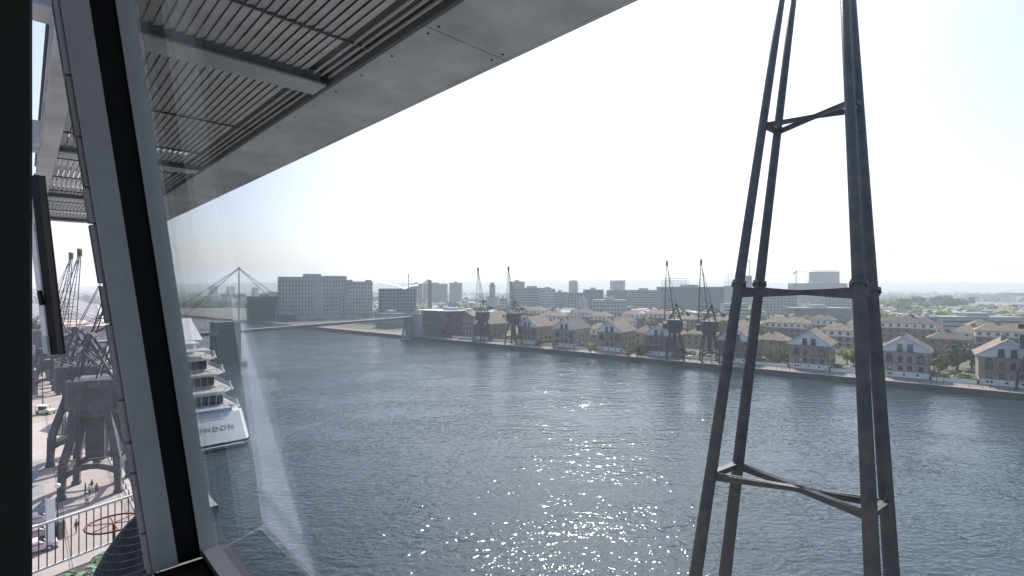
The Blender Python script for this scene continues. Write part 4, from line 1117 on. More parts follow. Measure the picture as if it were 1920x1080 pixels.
# cars -----------------------------------------------------------
def car(label, loc, rz, paint, group=None):
    r = thing('parked_car', label, 'car', loc, rz, group)
    m = MB(); pr = [(-2.1, .35), (2.1, .35), (2.15, .75), (1.9, .92), (1.0, 1.0), (.45, 1.42), (-1.1, 1.45), (-1.85, 1.0), (-2.15, .9)]
    def sect(y, inset):
        return [(x * (1 - inset * .02), y, z) for x, z in pr]
    ys = [-.86, -.72, .72, .86]; n = len(pr)
    for i, y in enumerate(ys):
        k = 0 if i in (1, 2) else 1
        m.v += [(x * (1 - .02 * k), y, z if z < .95 else z - .12 * k) for x, z in pr]
    for j in range(3):
        for i in range(n): m.f.append((j * n + i, j * n + (i + 1) % n, (j + 1) * n + (i + 1) % n, (j + 1) * n + i)[::-1]); m.m.append(0)
    m.f.append(tuple(range(n))); m.m.append(0); m.f.append(tuple(range(4 * n - 1, 3 * n - 1, -1))); m.m.append(0)
    m.build('body', paint, r)
    g = MB(); g.add([(1.02, -.66, 1.03), (1.02, .66, 1.03), (.5, .6, 1.42), (.5, -.6, 1.42)], [(0, 1, 2, 3)]).add([(-1.8, -.66, 1.06), (-1.14, -.6, 1.46), (-1.14, .6, 1.46), (-1.8, .66, 1.06)], [(0, 1, 2, 3)])
    for s_ in (-1, 1): g.add([(.9, s_ * .88, 1.0), (.42, s_ * .82, 1.28), (-1.05, s_ * .82, 1.3), (-1.6, s_ * .88, 1.0)], [(0, 1, 2, 3)])
    g.build('windows', M['pane'], r)
    for x in (-1.3, 1.3):
        for s_ in (-1, 1):
            wl = MB().tube((x, s_ * .72, .33), (x, s_ * .9, .33), .33, n=14).build('wheel', M['tyre'], r)
            MB().tube((x, s_ * .9, .33), (x, s_ * .92, .33), .18, n=10).build('rim', M['galv'], wl)
    for s_ in (-1, 1): MB().box(2.02, 2.13, s_ * .62 - .16, s_ * .62 + .16, .6, .74).build('headlight', M['lampw'], r)
    return r
for i, (py, lb) in enumerate([(985, 'pale parked car farthest from the railing, at the left edge'), (1010, 'pale parked car in the middle of the row at the left edge'), (1036, 'pale parked car nearest the railing, at the left edge')]):
    Z = 31 * FPX / (py - 540); car(lb, WZ(62, Z, GZ + .01), TF + .1, M['carp'], 'pale parked cars at the left edge')
# cars parked on the far terrace
for i, (t, a, lb, c_) in enumerate([(88, 221, 'dark car parked left of the bright terrace by the fourth slim crane', 'gask'), (84.5, 221, 'second dark car beside the terrace of the fourth slim crane', 'dframe'), (81, 220.5, 'white car beside the terrace of the fourth slim crane', 'white'),
                                 (195, 221, 'white car parked left of the second slim crane', 'white'), (199, 221, 'pale car farther left of the second slim crane', 'conc'), (24, 228, 'white car half hidden right of the framed gabled house', 'white')]):
    car(lb, Q(a, t, GZ + .01), QR + .3, M[c_], 'cars parked behind the far promenade')
# buggy (cream open flat-bed) on left quay
bz = 31 * FPX / (776 - 540)
bgy = thing('buggy', 'cream open topped buggy parked on the left quay by a thin mast', 'buggy', WZ(86, bz, GZ + .01), TF - .9)
MB().box(-2.1, 2.1, -.9, .9, .45, 1.0).build('body', M['cary'], bgy)
MB().prism_y([(-.2, 1.0), (1.9, 1.0), (1.3, 1.25), (.4, 1.3)], -.8, .8).build('bonnet', M['cary'], bgy)
m = MB(); m.bar((.4, -.8, 1.2), (.2, -.8, 2.0), .07).bar((.4, .8, 1.2), (.2, .8, 2.0), .07).bar((-1.9, -.8, 1.0), (-1.9, -.8, 2.0), .07).bar((-1.9, .8, 1.0), (-1.9, .8, 2.0), .07); m.build('roof_post', M['dframe'], bgy)
MB().box(-2.0, .3, -.9, .9, 2.0, 2.1).build('canopy', M['white'], bgy)
MB().box(-1.2, -.7, -.8, .8, 1.0, 1.5).box(-1.3, -1.2, -.8, .8, 1.3, 1.9).build('seat', M['gask'], bgy)
for x in (-1.4, 1.4):
    for s_ in (-1, 1): MB().tube((x, s_ * .75, .36), (x, s_ * .95, .36), .36, n=12).build('wheel', M['tyre'], bgy)
# thin mast lamp next to it
def qmast(label, px, py, h, head):
    Z = 31 * FPX / (py - 540); r = thing('lamp_post', label, 'lamp post', WZ(px, Z, GZ), TF, 'thin lamp posts on the left quay')
    MB().tube((0, 0, 0), (0, 0, h), .11, .07, 8).build('post', M['dframe'], r)
    if head == 'globe': smooth(MB().sphere((0, 0, h + .25), .3, 10, 8).build('lamp_head', M['lampw'], r))
    else:
        MB().bar((-1.1, 0, h), (1.1, 0, h), .1).build('cross_arm', M['dframe'], r)
        for s_ in (-1, 1): MB().box(s_ * 1.1 - .25, s_ * 1.1 + .25, -.18, .18, h - .12, h + .08).build('lamp_head', M['dframe'], r)
qmast('tall thin lamp post beside the cream buggy', 80, 772, 10.5, 'arm'); qmast('lamp post further back on the left quay', 70, 745, 9, 'arm'); qmast('short dark lamp post with white globe beyond the railing', 108, 1008, 6.2, 'globe')
# white banner post, bollards, bin
Z = 31 * FPX / (1030 - 540)
wp_ = thing('banner_post', 'white flat banner standing on the quay behind the railing bars', 'banner', WZ(95, Z, GZ), TF + .3)
MB().box(-.42, .42, -.04, .04, .25, 6.0).build('banner', M['white'], wp_); MB().tube((-.46, 0, 0), (-.46, 0, 6.2), .05, n=6).build('pole', M['galv'], wp_); MB().box(-.6, .6, -.35, .35, 0, .25).build('base', M['concd'], wp_)
for (px, py, lb, h) in [(105, 1004, 'black square planter box left of the walking person', 1.3), (116, 1008, 'brown timber post beside the black planter', 1.8)]:
    Z = 31 * FPX / (py - 540); w_ = .7 if h < 1.5 else .3
    r = thing('planter' if h < 1.5 else 'timber_post', lb, 'planter' if h < 1.5 else 'post', WZ(px, Z, GZ + .01), TF)
    MB().box(-w_, w_, -w_, w_, 0, h).build('box' if h < 1.5 else 'shaft', M['gask'] if h < 1.5 else M['brick2'], r)
    MB().box(-w_ * 1.1, w_ * 1.1, -w_ * 1.1, w_ * 1.1, h, h + .12).build('rim', M['dframe'], r)
# chain fence along the left quay edge
cf = thing('chain_fence', 'post and chain fence along the edge of the left quay', 'fence', F(11.2, 0, -31), TF)
for i in range(26):
    t = 70 + i * 3
    MB().tube((0, t, 0), (0, t, 1.0), .08, .06, 6).build('post', M['dframe'], cf)
    m = MB(); pts = [(0, t + 3 * u, .92 - .35 * 4 * u * (1 - u)) for u in (0, .25, .5, .75, 1)]
    for a, b in zip(pts, pts[1:]): m.tube(a, b, .035, n=4)
    m.build('chain', M['rust'], cf)
# floating pontoon with ramp
pn = thing('pontoon', 'grey floating pontoon with white edged ramp beside the nearest crane', 'pontoon', F(13.2, 84, -CH), TF)
MB().box(0, 7.5, 0, 22, -.3, .9).build('float', M['concd'], pn)
for i in range(11): MB().box(.15, 7.35, .1 + i * 2, 1.95 + i * 2, .905, .97).build('plank', M['galv'], pn)
MB().bar((.4, -9, 2.1), (.4, 3, 1.1), .12, .2).bar((2.4, -9, 2.1), (2.4, 3, 1.1), .12, .2).build('ramp_rail', M['white'], pn)
MB().bar((1.4, -9, 2.0), (1.4, 3, 1.0), 1.9, .1).build('ramp', M['concd'], pn)

# ================================================================ EXHIBITION HALL (white roof with masts) far left
ex = thing('exhibition_hall', 'long pale grey exhibition hall with ribbed cream roof and raking white masts at far left', 'building', WZ(30, 200, GZ), .69)
MB().box(-40, 28, 0, 280, 0, 14.6).build('wall', mat('hall_wall', (.40, .42, .47), .7, .08, .1), ex)
MB().box(-40, 28.5, -1.2, 0, 14.2, 15.0).build('eaves', M['far2'], ex)
M['hallroof'] = mat('hall_roof', (.60, .50, .42), .6, .08, .02)
for i in range(17):
    t0 = i * 16.4; m = MB()
    m.add([(-40, t0, 14.62), (28.4, t0, 14.62), (28.4, t0 + 16.4, 14.62), (-40, t0 + 16.4, 14.62), (-40, t0 + 11, 18.6), (26, t0 + 11, 17.4)], [(0, 1, 5, 4), (2, 3, 4, 5), (1, 2, 5), (3, 0, 4), (3, 2, 1, 0)])
    m.build('roof_bay', M['hallroof'], ex)
    MB().bar((-40, t0 + 11, 18.9), (26, t0 + 11, 17.7), .5, .5).build('roof_rib', M['white'], ex)
for i in range(6):
    m = MB(); t0 = 4 + i * 40
    m.bar((26, t0, 15), (-4, t0 + 6, 30), .6).bar((29, t0, 15), (-1, t0 + 6, 30.5), .6).bar((-4, t0 + 6, 30), (-32, t0 + 20, 17), .35)
    for q in range(9): m.bar((26 - q * 3.3, t0 + q * .66, 15 + q * 1.65), (29 - q * 3.3, t0 + q * .66, 15 + q * 1.7), .2)
    m.build('roof_mast', M['white'], ex)
for i in range(9): MB().box(-38 + i * 7, -34 + i * 7, -.08, -.002, 1, 4).build('window', M['pane'], ex)
mb = MB(); mb.box(11, 26, 190, 520, -1, 1.985); struct('hall_quay', mb, M['conc'], loc=F(0, 0, -CH), rot=TF)

# ================================================================ YACHT HOTEL
st = F(26, 117, -CH)          # stern centre on the water
yr = thing('yacht_hotel', 'white multi deck yacht moored stern towards us at the left quay, LONDON on its transom', 'yacht', st, TF)
Bm = 8.6
def plan(s0, bow, hb, aft_round=1.4):
    return [(-hb + aft_round, s0), (hb - aft_round, s0), (hb, s0 + aft_round * 1.3), (hb, bow * .62), (hb * .7, bow * .85), (0, bow), (-hb * .7, bow * .85), (-hb, bow * .62), (-hb, s0 + aft_round * 1.3)]
m = MB()
lo, mid, hi = plan(0.0, 72, Bm, .8), plan(-.6, 73.5, Bm + .1, .8), plan(4.9, 75, Bm + .2, .8)
n = len(lo); m.v = [(x, y, -.6) for x, y in lo] + [(x, y, 1.2) for x, y in mid] + [(x, y, 6.2) for x, y in hi]
for j in range(2):
    for i in range(n): m.f.append((j * n + i, j * n + (i + 1) % n, (j + 1) * n + (i + 1) % n, (j + 1) * n + i)); m.m.append(0)
m.f.append(tuple(range(2 * n, 3 * n))); m.m.append(0)
m.build('hull', M['hull'], yr)
MB().prism(plan(-.75, 73.5, Bm + .25, .8), .85, 1.15).build('rubbing_strake', M['gask'], yr)
MB().prism(plan(-1.6, 20, Bm - .5, 1.2), .3, .75).build('swim_platform', M['far2'], yr)
# lettering on the raked transom
cu = bpy.data.curves.new('lettering', 'FONT'); cu.body = 'LONDON'; cu.size = 1.55; cu.align_x = 'CENTER'; cu.extrude = .02; cu.space_character = 1.3
cu.materials.append(M['ink'])
lt_ = bpy.data.objects.new('lettering', cu); C.objects.link(lt_); lt_.parent = yr
bpy.context.view_layer.update(); dg_ = bpy.context.evaluated_depsgraph_get(); tm_ = bpy.data.meshes.new_from_object(lt_.evaluated_get(dg_)); bpy.data.objects.remove(lt_)
tm_.materials.clear(); tm_.materials.append(M['ink']); lt_ = place('lettering', tm_, yr)
rk = math.atan2(5.5, 5.0); lt_.location = (2.2, 1.62, 3.3); lt_.rotation_euler = (pi / 2 - rk, 0, 0)
decks = [(6.2, 5.1, Bm + .1, 11.5, Bm - 1.5), (9.6, 9.5, Bm - .1, 17.5, Bm - 1.9), (12.9, 14.5, Bm - .5, 22.0, Bm - 2.4), (16.0, 18.5, Bm - 1.3, 26.0, Bm - 3.2)]
for i, (z, s0, hb, c0, hc) in enumerate(decks):
    dk = MB().prism(plan(s0, 66 - i * 5, hb, 2.0), z, z + .35).build('deck', M['hull'], yr)
    MB().prism(plan(s0 + .5, 65 - i * 5, hb - .4, 1.9), z + .352, z + .40).build('planking', M['teak'], dk)
    if i < 3:
        cb = MB().prism(plan(c0, 58 - i * 5, hc, 1.0), z + .41, z + 3.05).build('cabin', M['hull'], yr)
        for k in range(9):
            x = -hc + 1.2 + k * (2 * hc - 2.4) / 8
            MB().box(x - .62, x + .62, c0 - .06, c0 - .002, z + .6, z + 2.6).build('window', M['pane'], cb)
        MB().box(-hc - .05, -hc - .002, c0 + 3, 40, z + 1.2, z + 2.3).box(hc + .002, hc + .05, c0 + 3, 34, z + 1.2, z + 2.3).build('side_glazing', M['pane'], cb)
    rl = MB(); pl = plan(s0 + .15, 64 - i * 5, hb - .12, 2.0)
    pl = [pl[-1], pl[0], pl[1], pl[2], pl[3]]; pl = [(pl[0][0], pl[0][1] + 14)] + pl
    for a, b in zip(pl, pl[1:]):
        a = Vector((*a, 0)); b = Vector((*b, 0)); L = (b - a).length; nn_ = max(1, int(L / 1.3))
        rl.bar(a + Vector((0, 0, z + 1.4)), b + Vector((0, 0, z + 1.4)), .07); rl.bar(a + Vector((0, 0, z + .9)), b + Vector((0, 0, z + .9)), .035)
        for k in range(min(nn_, 40)): q = a.lerp(b, k / nn_); rl.box(q.x - .025, q.x + .025, q.y - .025, q.y + .025, z + .35, z + 1.4)
    rl.build('railing', M['wframe'], yr)
    for s_ in (-1, 1):       # swept wing ends seen on the outer corner of each deck
        m = MB()
        for k in range(5):
            u0, u1 = k / 5, (k + 1) / 5
            m.bar((s_ * (hb + .1), s0 + 2 + u0 * 2.6, z + .2 + 1.5 * u0 ** 2), (s_ * (hb + .1), s0 + 2 + u1 * 2.6, z + .2 + 1.5 * u1 ** 2), .2, .4)
        m.build('wing', M['hull'], yr)
MB().box(-4.5, 5.0, 25.5, 33, 19.2, 19.5).build('sun_canopy', M['white'], yr)
for i in range(7): MB().box(.8 + i * .75, 1.4 + i * .75, 18.5, 25.4, 18.2, 18.32).build('slat', M['wframe'], yr)
m = MB()
for x in (.7, 6.1):
    for y in (18.6, 25.2): m.box(x - .08, x + .08, y - .08, y + .08, 16.4, 18.2)
m.build('canopy_post', M['wframe'], yr)
MB().prism(plan(30, 56, 5.5, 1.0), 16.4, 19.0).build('bridge_cabin', M['hull'], yr)
MB().add([(-6, 33.5, 19.6), (7.4, 33.5, 19.6), (7.4, 47, 24.6), (-6, 47, 24.6), (-6, 56, 19.6), (7.4, 56, 19.6)], [(0, 1, 2, 3), (3, 2, 5, 4), (0, 3, 4), (1, 5, 2), (0, 4, 5, 1)]).build('upper_roof', M['hull'], yr)
MB().box(-2, 6.6, 5, 10.5, 6.62, 7.0).build('pool_cover', mat('pool_blue_white', (.5, .55, .62), .4), yr)
for (x, y) in ((-5.5, 6.5), (-4, 8.5), (7, 8)): MB().box(x - .5, x + .5, y - .5, y + .5, 6.62, 7.1).build('deck_seat', M['teak'], yr)
# mast on the yacht
MB().tube((0, 44, 19), (0, 45, 28), .35, .15, 8).bar((-2.5, 44.6, 25), (2.5, 44.6, 25), .15).build('mast', M['hull'], yr)

# ================================================================ BALCONY RAILING + TERRACE BELOW
ra, rb = WZ(65, 11.45, CH - 5.4), WZ(258, 13.3, CH - 5.4)
rd = (rb - ra).normalized(); rL = 5.9
rt = thing('balcony_railing', 'pale metal balcony railing with thin upright bars at lower left', 'railing', ra - rd * 3, atan2(rd.y, rd.x))
MB().bar((0, 0, 0), (rL, 0, 0), .055, .05).build('top_rail', M['wframe'], rt); MB().bar((0, 0, -1.02), (rL, 0, -1.02), .045, .045).build('bottom_rail', M['wframe'], rt)
me = MB().box(-.009, .009, -.009, .009, -1.0, -.03).mesh('bar', M['dframe'])
for i in range(int(rL / .15)): place('bar', me, rt, (.07 + i * .15, 0, 0))
for x in (1.4, 5.3): MB().box(x - .025, x + .025, -.03, .03, -1.35, .0).build('post', M['wframe'], rt)
tr = thing('terrace', 'dark lower terrace floor behind the railing', 'terrace', ra - rd * 3 + Vector((0, 0, -1.25)), atan2(rd.y, rd.x))
MB().box(-4, rL - .5, -3, -.05, -.3, 0).build('floor', M['concd'], tr)
pa = thing('parapet_ledge', 'pale flat parapet ledge just beyond the balcony railing', 'parapet', ra - rd * 3 + Vector((0, 0, -3.2)), atan2(rd.y, rd.x))
MB().box(-2, rL, .55, 1.35, 0, .28).build('coping', M['plinth'], pa); MB().box(-2, rL, .05, .55, -6, -.4).box(-2, rL, .6, 1.3, -6, -.002).build('wall', M['concd'], pa)
# plants in a trough
def leaf_plant(name, label, c, n, size, mt, fl=None, seed=1, spread=.35):
    rn = random.Random(seed); r = thing(name, label, 'plant', c)
    for k in range(n):
        m = MB(); a = rn.uniform(0, 2 * pi); el = rn.uniform(.3, 1.2); L = size * rn.uniform(.6, 1.2); w_ = L * .16
        o0 = Vector((rn.uniform(-spread, spread), rn.uniform(-spread * .6, spread * .6), 0)); u = Vector((cos(a), sin(a), 0)); s2 = Vector((-sin(a), cos(a), 0)); P = []
        for j in range(5):
            q = j / 4; P.append((o0 + u * L * q * cos(el) + Vector((0, 0, L * (q * sin(el) - .45 * q * q))), w_ * sin(pi * min(q * .92 + .08, 1)) + .002))
        for (p0, w0), (p1, w1) in zip(P, P[1:]): m.add([p0 - s2 * w0, p0 + s2 * w0, p1 + s2 * w1, p1 - s2 * w1], [(0, 1, 2, 3)])
        m.build('leaf', mt, r)
    if fl:
        for k in range(fl):
            m = MB(); c_ = Vector((rn.uniform(-.2, .25), rn.uniform(-.15, .15), size * rn.uniform(.35, .6)))
            for q in range(6):
                a = q * pi / 3; m.add([c_, c_ + Vector((cos(a) * .055, sin(a) * .055, .03)), c_ + Vector((cos(a + .5) * .075, sin(a + .5) * .075, .02)), c_ + Vector((cos(a + 1) * .055, sin(a + 1) * .055, .03))], [(0, 1, 2, 3)])
            m.build('flower', M['flower'], r)
    MB().tube((0, 0, -.5), (0, 0, 0), .2, .26, 12).build('pot', M['rust'], r)
leaf_plant('potted_plant', 'pale silvery green leafy plant at the bottom left corner of the terrace', W(150, 1098, 8.0), 60, .42, M['leafg'], seed=2)
leaf_plant('potted_plant', 'bright green plant with red flowers beside the dark wicker shell', W(172, 1118, 7.6), 40, .36, M['leafb'], fl=9, seed=3)
leaf_plant('potted_plant', 'small bright green plant right of the dark wicker shell', W(262, 1090, 8.6), 26, .36, M['leafb'], seed=4, spread=.12)
leaf_plant('potted_plant', 'tall thin silvery plant behind the dark wicker shell', W(188, 1075, 8.4), 22, .5, M['leafg'], seed=5, spread=.12)
# rusty hoop
hp = thing('hoop', 'rusty spoked metal hoop lying level above the terrace', 'hoop', W(213, 981, 9.0))
m = MB(); Rh = .40
for i in range(32):
    a, b = i * pi / 16, (i + 1) * pi / 16; m.tube((Rh * cos(a), Rh * sin(a), 0), (Rh * cos(b), Rh * sin(b), 0), .016, n=6)
m.build('rim', M['rust'], hp)
for i in range(3): a = i * pi / 3 + .3; MB().tube((Rh * cos(a), Rh * sin(a), 0), (-Rh * cos(a), -Rh * sin(a), 0), .009, n=5).build('spoke', M['rust'], hp)
MB().tube((0, 0, -1.5), (0, 0, 0), .02, n=6).build('stem', M['rust'], hp)
# dark wicker shell (hooded seat)
ws = thing('wicker_shell', 'dark woven wicker hooded shell with pointed top on the terrace', 'chair', W(240, 968, 7.2) + Vector((-.16, 0, -1.35)), R(20))
prof = [(0.02, 1.33), (.10, 1.25), (.20, 1.10), (.29, .92), (.36, .70), (.41, .45), (.43, .2), (.42, 0)]
m = MB(); NA = 40
for j, (rr, z) in enumerate(prof):
    for i in range(NA + 1):
        a = pi * 1.15 + i * (pi * 1.35) / NA; k = 1 + .035 * (i % 2)
        m.v.append((.26 * (z / 1.33) + rr * k * cos(a), rr * k * sin(a), z))
for j in range(len(prof) - 1):
    for i in range(NA): a = j * (NA + 1) + i; m.f.append((a, a + NA + 1, a + NA + 2, a + 1)); m.m.append(0)
o = m.build('woven_shell', M['wicker'], ws); so = o.modifiers.new('solid', 'SOLIDIFY'); so.thickness = .02
for q in range(14):
    m = MB(); z = .05 + q * .088
    rr = next(a[0] + (b[0] - a[0]) * (a[1] - z) / (a[1] - b[1]) for a, b in zip(prof, prof[1:]) if b[1] <= z <= a[1]) if z < 1.33 else .02
    pts = [(.26 * (z / 1.33) + (rr * 1.045) * cos(pi * 1.15 + i * pi * 1.35 / 20), (rr * 1.045) * sin(pi * 1.15 + i * pi * 1.35 / 20), z) for i in range(21)]
    for a, b in zip(pts, pts[1:]): m.tube(a, b, .006, n=4)
    m.build('cane', M['wickerl'], ws)
for s_ in (0, 1):
    m = MB(); a = pi * 1.15 + s_ * pi * 1.35
    pts = [(.26 * (z / 1.33) + rr * cos(a), rr * sin(a), z) for rr, z in prof]
    for p, q in zip(pts, pts[1:]): m.tube(p, q, .016, n=6)
    m.build('edge_cane', M['wickerl'], ws)

# ================================================================ CANOPY ABOVE US
HC = 3.0; BAY = 7.5
cn = thing('canopy', 'large galvanised steel louvred canopy projecting overhead from the building', 'canopy', F(0, 0, 0), TF)
# soffit panels with joints and screws (local x = outwards, y = along, z = above eye)
pts_t = [-7.58, 4.87, 17.32, 29.77, 30.2]
scr = MB().tube((0, 0, 0), (0, 0, -.012), .014, n=8).mesh('bolt', M['gask'])
for i in range(4):
    t0, t1 = pts_t[i] + .007, pts_t[i + 1] - .007
    t1 = min(t1, 30.2)
    pn_ = MB().box(3.3, 4.54, t0, t1, HC, HC + .05).build('soffit_panel', M['galv'], cn)
    for t in (t0 + .1, t1 - .1):
        for a in (3.42, 4.42): place('bolt', scr, pn_, (a, t, HC))
    k = int((t1 - t0 - .2) / .8)
    for q in range(1, k): place('bolt', scr, pn_, (3.42, t0 + .1 + q * (t1 - t0 - .2) / k, HC))
MB().box(3.31, 4.53, -6, 30.1, HC + .056, HC + .09).build('backing_plate', M['gask'], cn)
MB().box(4.54, 4.60, -6, 30.2, HC - .01, HC + .42).build('fascia', M['galv'], cn)
MB().box(3.24, 3.296, -6, 30.2, HC - .01, HC + .3).build('edge_angle', M['roofd'], cn)
for i, t in enumerate((7.4, 14.95, 22.45, 30.0)):
    m = MB(); m.box(.05, 3.2, t - .14, t + .34, HC - .03, HC + .0).box(.05, 3.2, t + .08, t + .12, HC + .0, HC + .3).box(.05, 3.2, t - .14, t + .34, HC + .3, HC + .33)
    m.build('cross_beam', M['galv'], cn)
for t in [-4, -1.3, 1.4, 4.1, 6.0, 8.0, 10.7, 13.4, 16.2, 18.9, 21.6, 24.4, 27.1]:
    MB().box(.4, 3.2, t, t + .03, HC + .085, HC + .115).build('cross_rod', M['roofd'], cn)
slat_meshes = {}
bays = [(-6, 7.24), (7.76, 14.79), (15.31, 22.29), (22.81, 29.84)]
for (t0, t1) in bays:
    L = t1 - t0
    fl = MB()
    c_, s_ = cos(R(21)), sin(R(21)); w_ = .104
    fl.add([(-w_/2 * c_, 0, -w_/2 * s_), (w_/2 * c_, 0, w_/2 * s_), (w_/2 * c_, L, w_/2 * s_), (-w_/2 * c_, L, -w_/2 * s_),
            (-w_/2 * c_ - .006, 0, -w_/2 * s_ + .01), (w_/2 * c_ - .006, 0, w_/2 * s_ + .01), (w_/2 * c_ - .006, L, w_/2 * s_ + .01), (-w_/2 * c_ - .006, L, -w_/2 * s_ + .01)],
           [(3, 2, 1, 0), (4, 5, 6, 7), (0, 1, 5, 4), (1, 2, 6, 5), (2, 3, 7, 6), (3, 0, 4, 7)])
    me = fl.mesh('slat', M['slat'])
    th = MB().box(-.006, .006, 0, L, -.018, .018).mesh('thin_slat', M['slat'])
    for i in range(23): place('slat', me, cn, (.50 + i * .108, t0, HC + .12))
    for i in range(3): place('thin_slat', th, cn, (.50 + 23.2 * .108 + i * .11, t0, HC + .1))
# roof sheets above the slats
for (t0, t1) in ((-6, 14.9), (17.6, 19.6), (21.0, 22.5), (25.4, 29.9)):
    MB().box(.2, 3.3, t0, t1, HC + .42, HC + .46).build('roof_sheet', M['roofd'], cn)
MB().box(2.9, 3.235, -6, 30, HC + .24, HC + .28).build('gutter', M['roofd'], cn)
# long inner beam running along the facade
MB().box(.22, .52 - .06, -3, 30.3, HC - .42, HC - .36).box(.33, .37, -3, 30.3, HC - .36, HC + .1).box(.22, .46, -3, 30.3, HC + .1, HC + .16).build('long_beam', M['galv'], cn)
# side brackets at left end
for t in (12.0, 20.0, 28.0):
    MB().box(-2.6, .2, t, t + .35, HC - .5, HC - .1).build('wall_bracket', M['galv'], cn)

# neighbour window leaning out (dark maroon edge) seen beyond the opening
nw = thing('neighbour_window', 'dark maroon edged leaning window frame of the next bay at far left', 'window')
def lean_bar(name, p0, p1, w, dpt, mt): 
    MB().bar(p0, p1, w, dpt).build(name, mt, nw)
Zn = 5.2
lean_bar('dark_frame', W(70, 330, Zn), W(108, 664, Zn), .075, .08, M['gask'])
lean_bar('maroon_edge', W(77, 330, Zn + .04), W(116, 664, Zn + .04), .008, .08, M['maroon'])
lean_bar('grey_frame', W(64, 420, Zn + .02), W(93, 662, Zn + .02), .07, .05, M['seal'])
lean_bar('latch', W(74, 545, Zn - .05), W(79, 572, Zn - .05), .03, .03, M['gask'])
lean_bar('foot_block', W(88, 630, Zn - .03), W(92, 662, Zn - .03), .08, .05, M['galv'])

# ================================================================ OUR WINDOW
KL = .128; AG = .28; TM = 1.54
def lean(mb_):           # shear so that the top comes inwards, foot outwards (local frame a,t,h)
    mb_.v = [(x - KL * z, y, z) for (x, y, z) in mb_.v]; return mb_
wd = thing('window', 'leaning grey framed window with a black seal and large clear pane', 'window', F(0, 0, 0), TF)
H0, H1 = -.715, 1.0
lean(MB().box(.141, .195, TM, TM + .07, H0, H1)).build('outer_frame', M['sash'], wd)
lean(MB().box(.195, .246, TM + .004, TM + .07, H0, H1)).build('seal', M['gask'], wd)
lean(MB().box(.246, .283, TM - .002, TM + .07, H0, H1)).build('glazing_bead', M['sash'], wd)
rn = random.Random(3); z = H0
while z < H1:
    h = rn.uniform(.07, .2)
    lean(MB().box(.132 - rn.uniform(0, .003), .1405, TM + .004, TM + .05, z, min(z + h, H1))).build('weather_strip', M['seal'] if rn.random() < .65 else M['sash'], wd); z += h + .006
lean(MB().box(.141, .30, -2.2, TM - .004, H0 - .1, H0 - .001)).build('sill', M['gask'], wd)
lean(MB().box(.249, .31, -2.2, TM - .004, H0, H0 + .022)).build('bottom_bead', M['sash'], wd)
lean(MB().box(.141, .30, -2.2, TM + .07, H1, H1 + .12)).build('head', M['sash'], wd)
lean(MB().box(.141, .30, -2.3, -2.204, H0, H1)).build('outer_frame', M['sash'], wd)
def glass_mat():
    m = bpy.data.materials.new('clear_glazing'); m.use_nodes = True; nt = m.node_tree
    for n in list(nt.nodes): nt.nodes.remove(n)
    out = nt.nodes.new('ShaderNodeOutputMaterial'); mx = nt.nodes.new('ShaderNodeMixShader')
    tr_ = nt.nodes.new('ShaderNodeBsdfTransparent'); tr_.inputs[0].default_value = (.955, .985, .985, 1)
    gl = nt.nodes.new('ShaderNodeBsdfGlossy'); gl.inputs['Roughness'].default_value = 0.0; gl.inputs[0].default_value = (1, 1, 1, 1)
    g = nt.nodes.new('ShaderNodeNewGeometry'); d = nt.nodes.new('ShaderNodeVectorMath'); d.operation = 'DOT_PRODUCT'
    nt.links.new(g.outputs['Incoming'], d.inputs[0]); nt.links.new(g.outputs['Normal'], d.inputs[1])
    def mth(op, a, b=None):
        q = nt.nodes.new('ShaderNodeMath'); q.operation = op
        nt.links.new(a, q.inputs[0]) if not isinstance(a, float) else setattr(q.inputs[0], 'default_value', a)
        if b is not None: nt.links.new(b, q.inputs[1]) if not isinstance(b, float) else setattr(q.inputs[1], 'default_value', b)
        return q.outputs[0]
    c_ = mth('ABSOLUTE', d.outputs['Value']); c1 = mth('SUBTRACT', 1.0, c_); p5 = mth('POWER', c1, 5.0)
    f = mth('ADD', mth('MULTIPLY', p5, .96), .04)
    nt.links.new(f, mx.inputs[0]); nt.links.new(tr_.outputs[0], mx.inputs[1]); nt.links.new(gl.outputs[0], mx.inputs[2])
    nt.links.new(mx.outputs[0], out.inputs[0]); return m
lean(MB().box(.268, .276, -2.2, TM - .006, H0 + .0, H1)).build('pane', glass_mat(), wd)

# dark jamb at the left
jb = thing('jamb', 'near black window jamb filling the left edge of the photo', 'window frame', F(0, 0, 0), TF)
MB().box(-.5, .0055, .90, .95, -1.6, 1.2).build('post', M['jamb'], jb)
MB().box(.0058, .0074, .905, .945, -1.6, 1.2).build('edge_trim', mat('edge_trim', (.08, .08, .12), .5), jb)
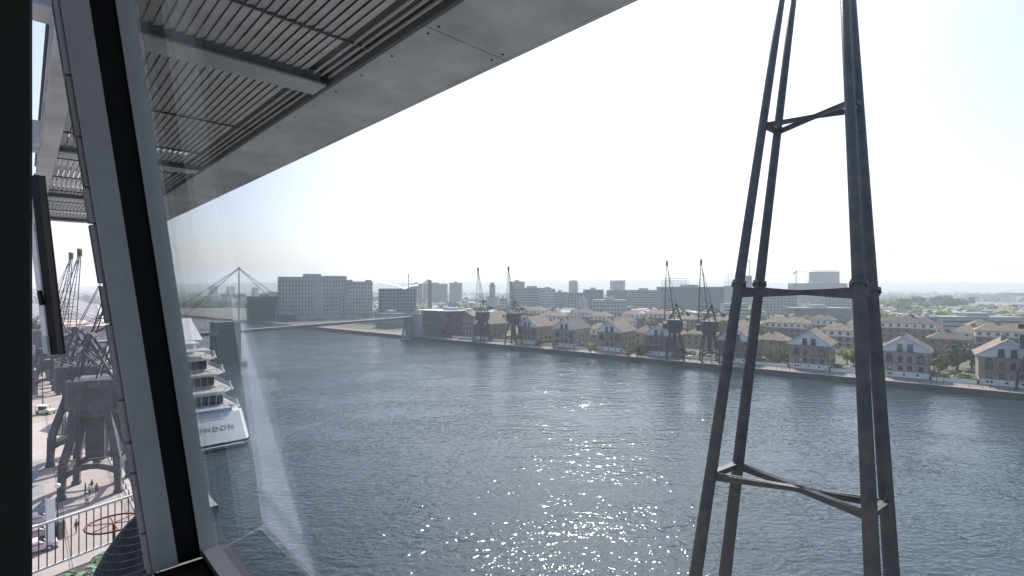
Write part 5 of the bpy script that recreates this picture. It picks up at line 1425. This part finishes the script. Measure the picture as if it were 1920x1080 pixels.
# the dim room behind the window
rm = MB(); rm.box(-3.6, .14, -2.4, 4.3, -2.2, -2.05); struct('room_floor', rm, M['room'], loc=F(0, 0, 0), rot=TF)
struct('room_ceiling', MB().box(-3.6, .0, -2.4, 4.3, 1.25, 1.4), M['room'], loc=F(0, 0, 0), rot=TF)
struct('room_back_wall', MB().box(-3.75, -3.6, -2.4, 4.3, -2.2, 1.4), M['room'], loc=F(0, 0, 0), rot=TF)
struct('room_side_wall', MB().box(-3.6, .3, -2.6, -2.4, -2.2, 1.4), M['room'], loc=F(0, 0, 0), rot=TF)
struct('room_end_wall', MB().box(-3.6, -.2, 4.3, 4.4, -2.2, 1.4), M['room'], loc=F(0, 0, 0), rot=TF)
struct('apron_wall', lean(MB().box(.20, .28, -2.4, 1.6, -2.2, -.80)), M['room'], loc=F(0, 0, 0), rot=TF)
# two unseen white boards added inside only for the pale bands the pane mirrors
dp_ = tag(MB().box(-.325, -.285, 3.15, 4.1, -2.05, 1.24).build('reflected_board', M['roomw'], loc=F(0, 0, 0), rot=TF), 'added white board seen only as a pale slanting band mirrored in the pane', 'board')
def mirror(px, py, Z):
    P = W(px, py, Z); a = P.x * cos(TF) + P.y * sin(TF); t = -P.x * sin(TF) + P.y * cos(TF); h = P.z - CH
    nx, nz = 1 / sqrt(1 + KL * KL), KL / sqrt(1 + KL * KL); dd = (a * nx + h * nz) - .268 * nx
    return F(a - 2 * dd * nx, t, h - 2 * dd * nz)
hr = tag(MB().bar(mirror(375, 868, 3.9), mirror(560, 1100, 2.8), .13, .05).build('reflected_bar', M['roomw']), 'added pale raking board mirrored low in the window pane', 'reflected_bar')

# ================================================================ HAZE
hz = MB().box(-8800, 8800, -700, 6400, -1.5, 170).build('haze', None or mat('haze_tmp', (1, 1, 1)))
hm = bpy.data.materials.new('haze_air'); hm.use_nodes = True; nt = hm.node_tree
for n in list(nt.nodes): nt.nodes.remove(n)
out = nt.nodes.new('ShaderNodeOutputMaterial'); pv = nt.nodes.new('ShaderNodeVolumePrincipled')
pv.inputs['Color'].default_value = (.86, .92, 1.0, 1); pv.inputs['Density'].default_value = 0.00031; pv.inputs['Anisotropy'].default_value = .35
nt.links.new(pv.outputs[0], out.inputs['Volume'])
hz.data.materials.clear(); hz.data.materials.append(hm); hz['kind'] = 'stuff'
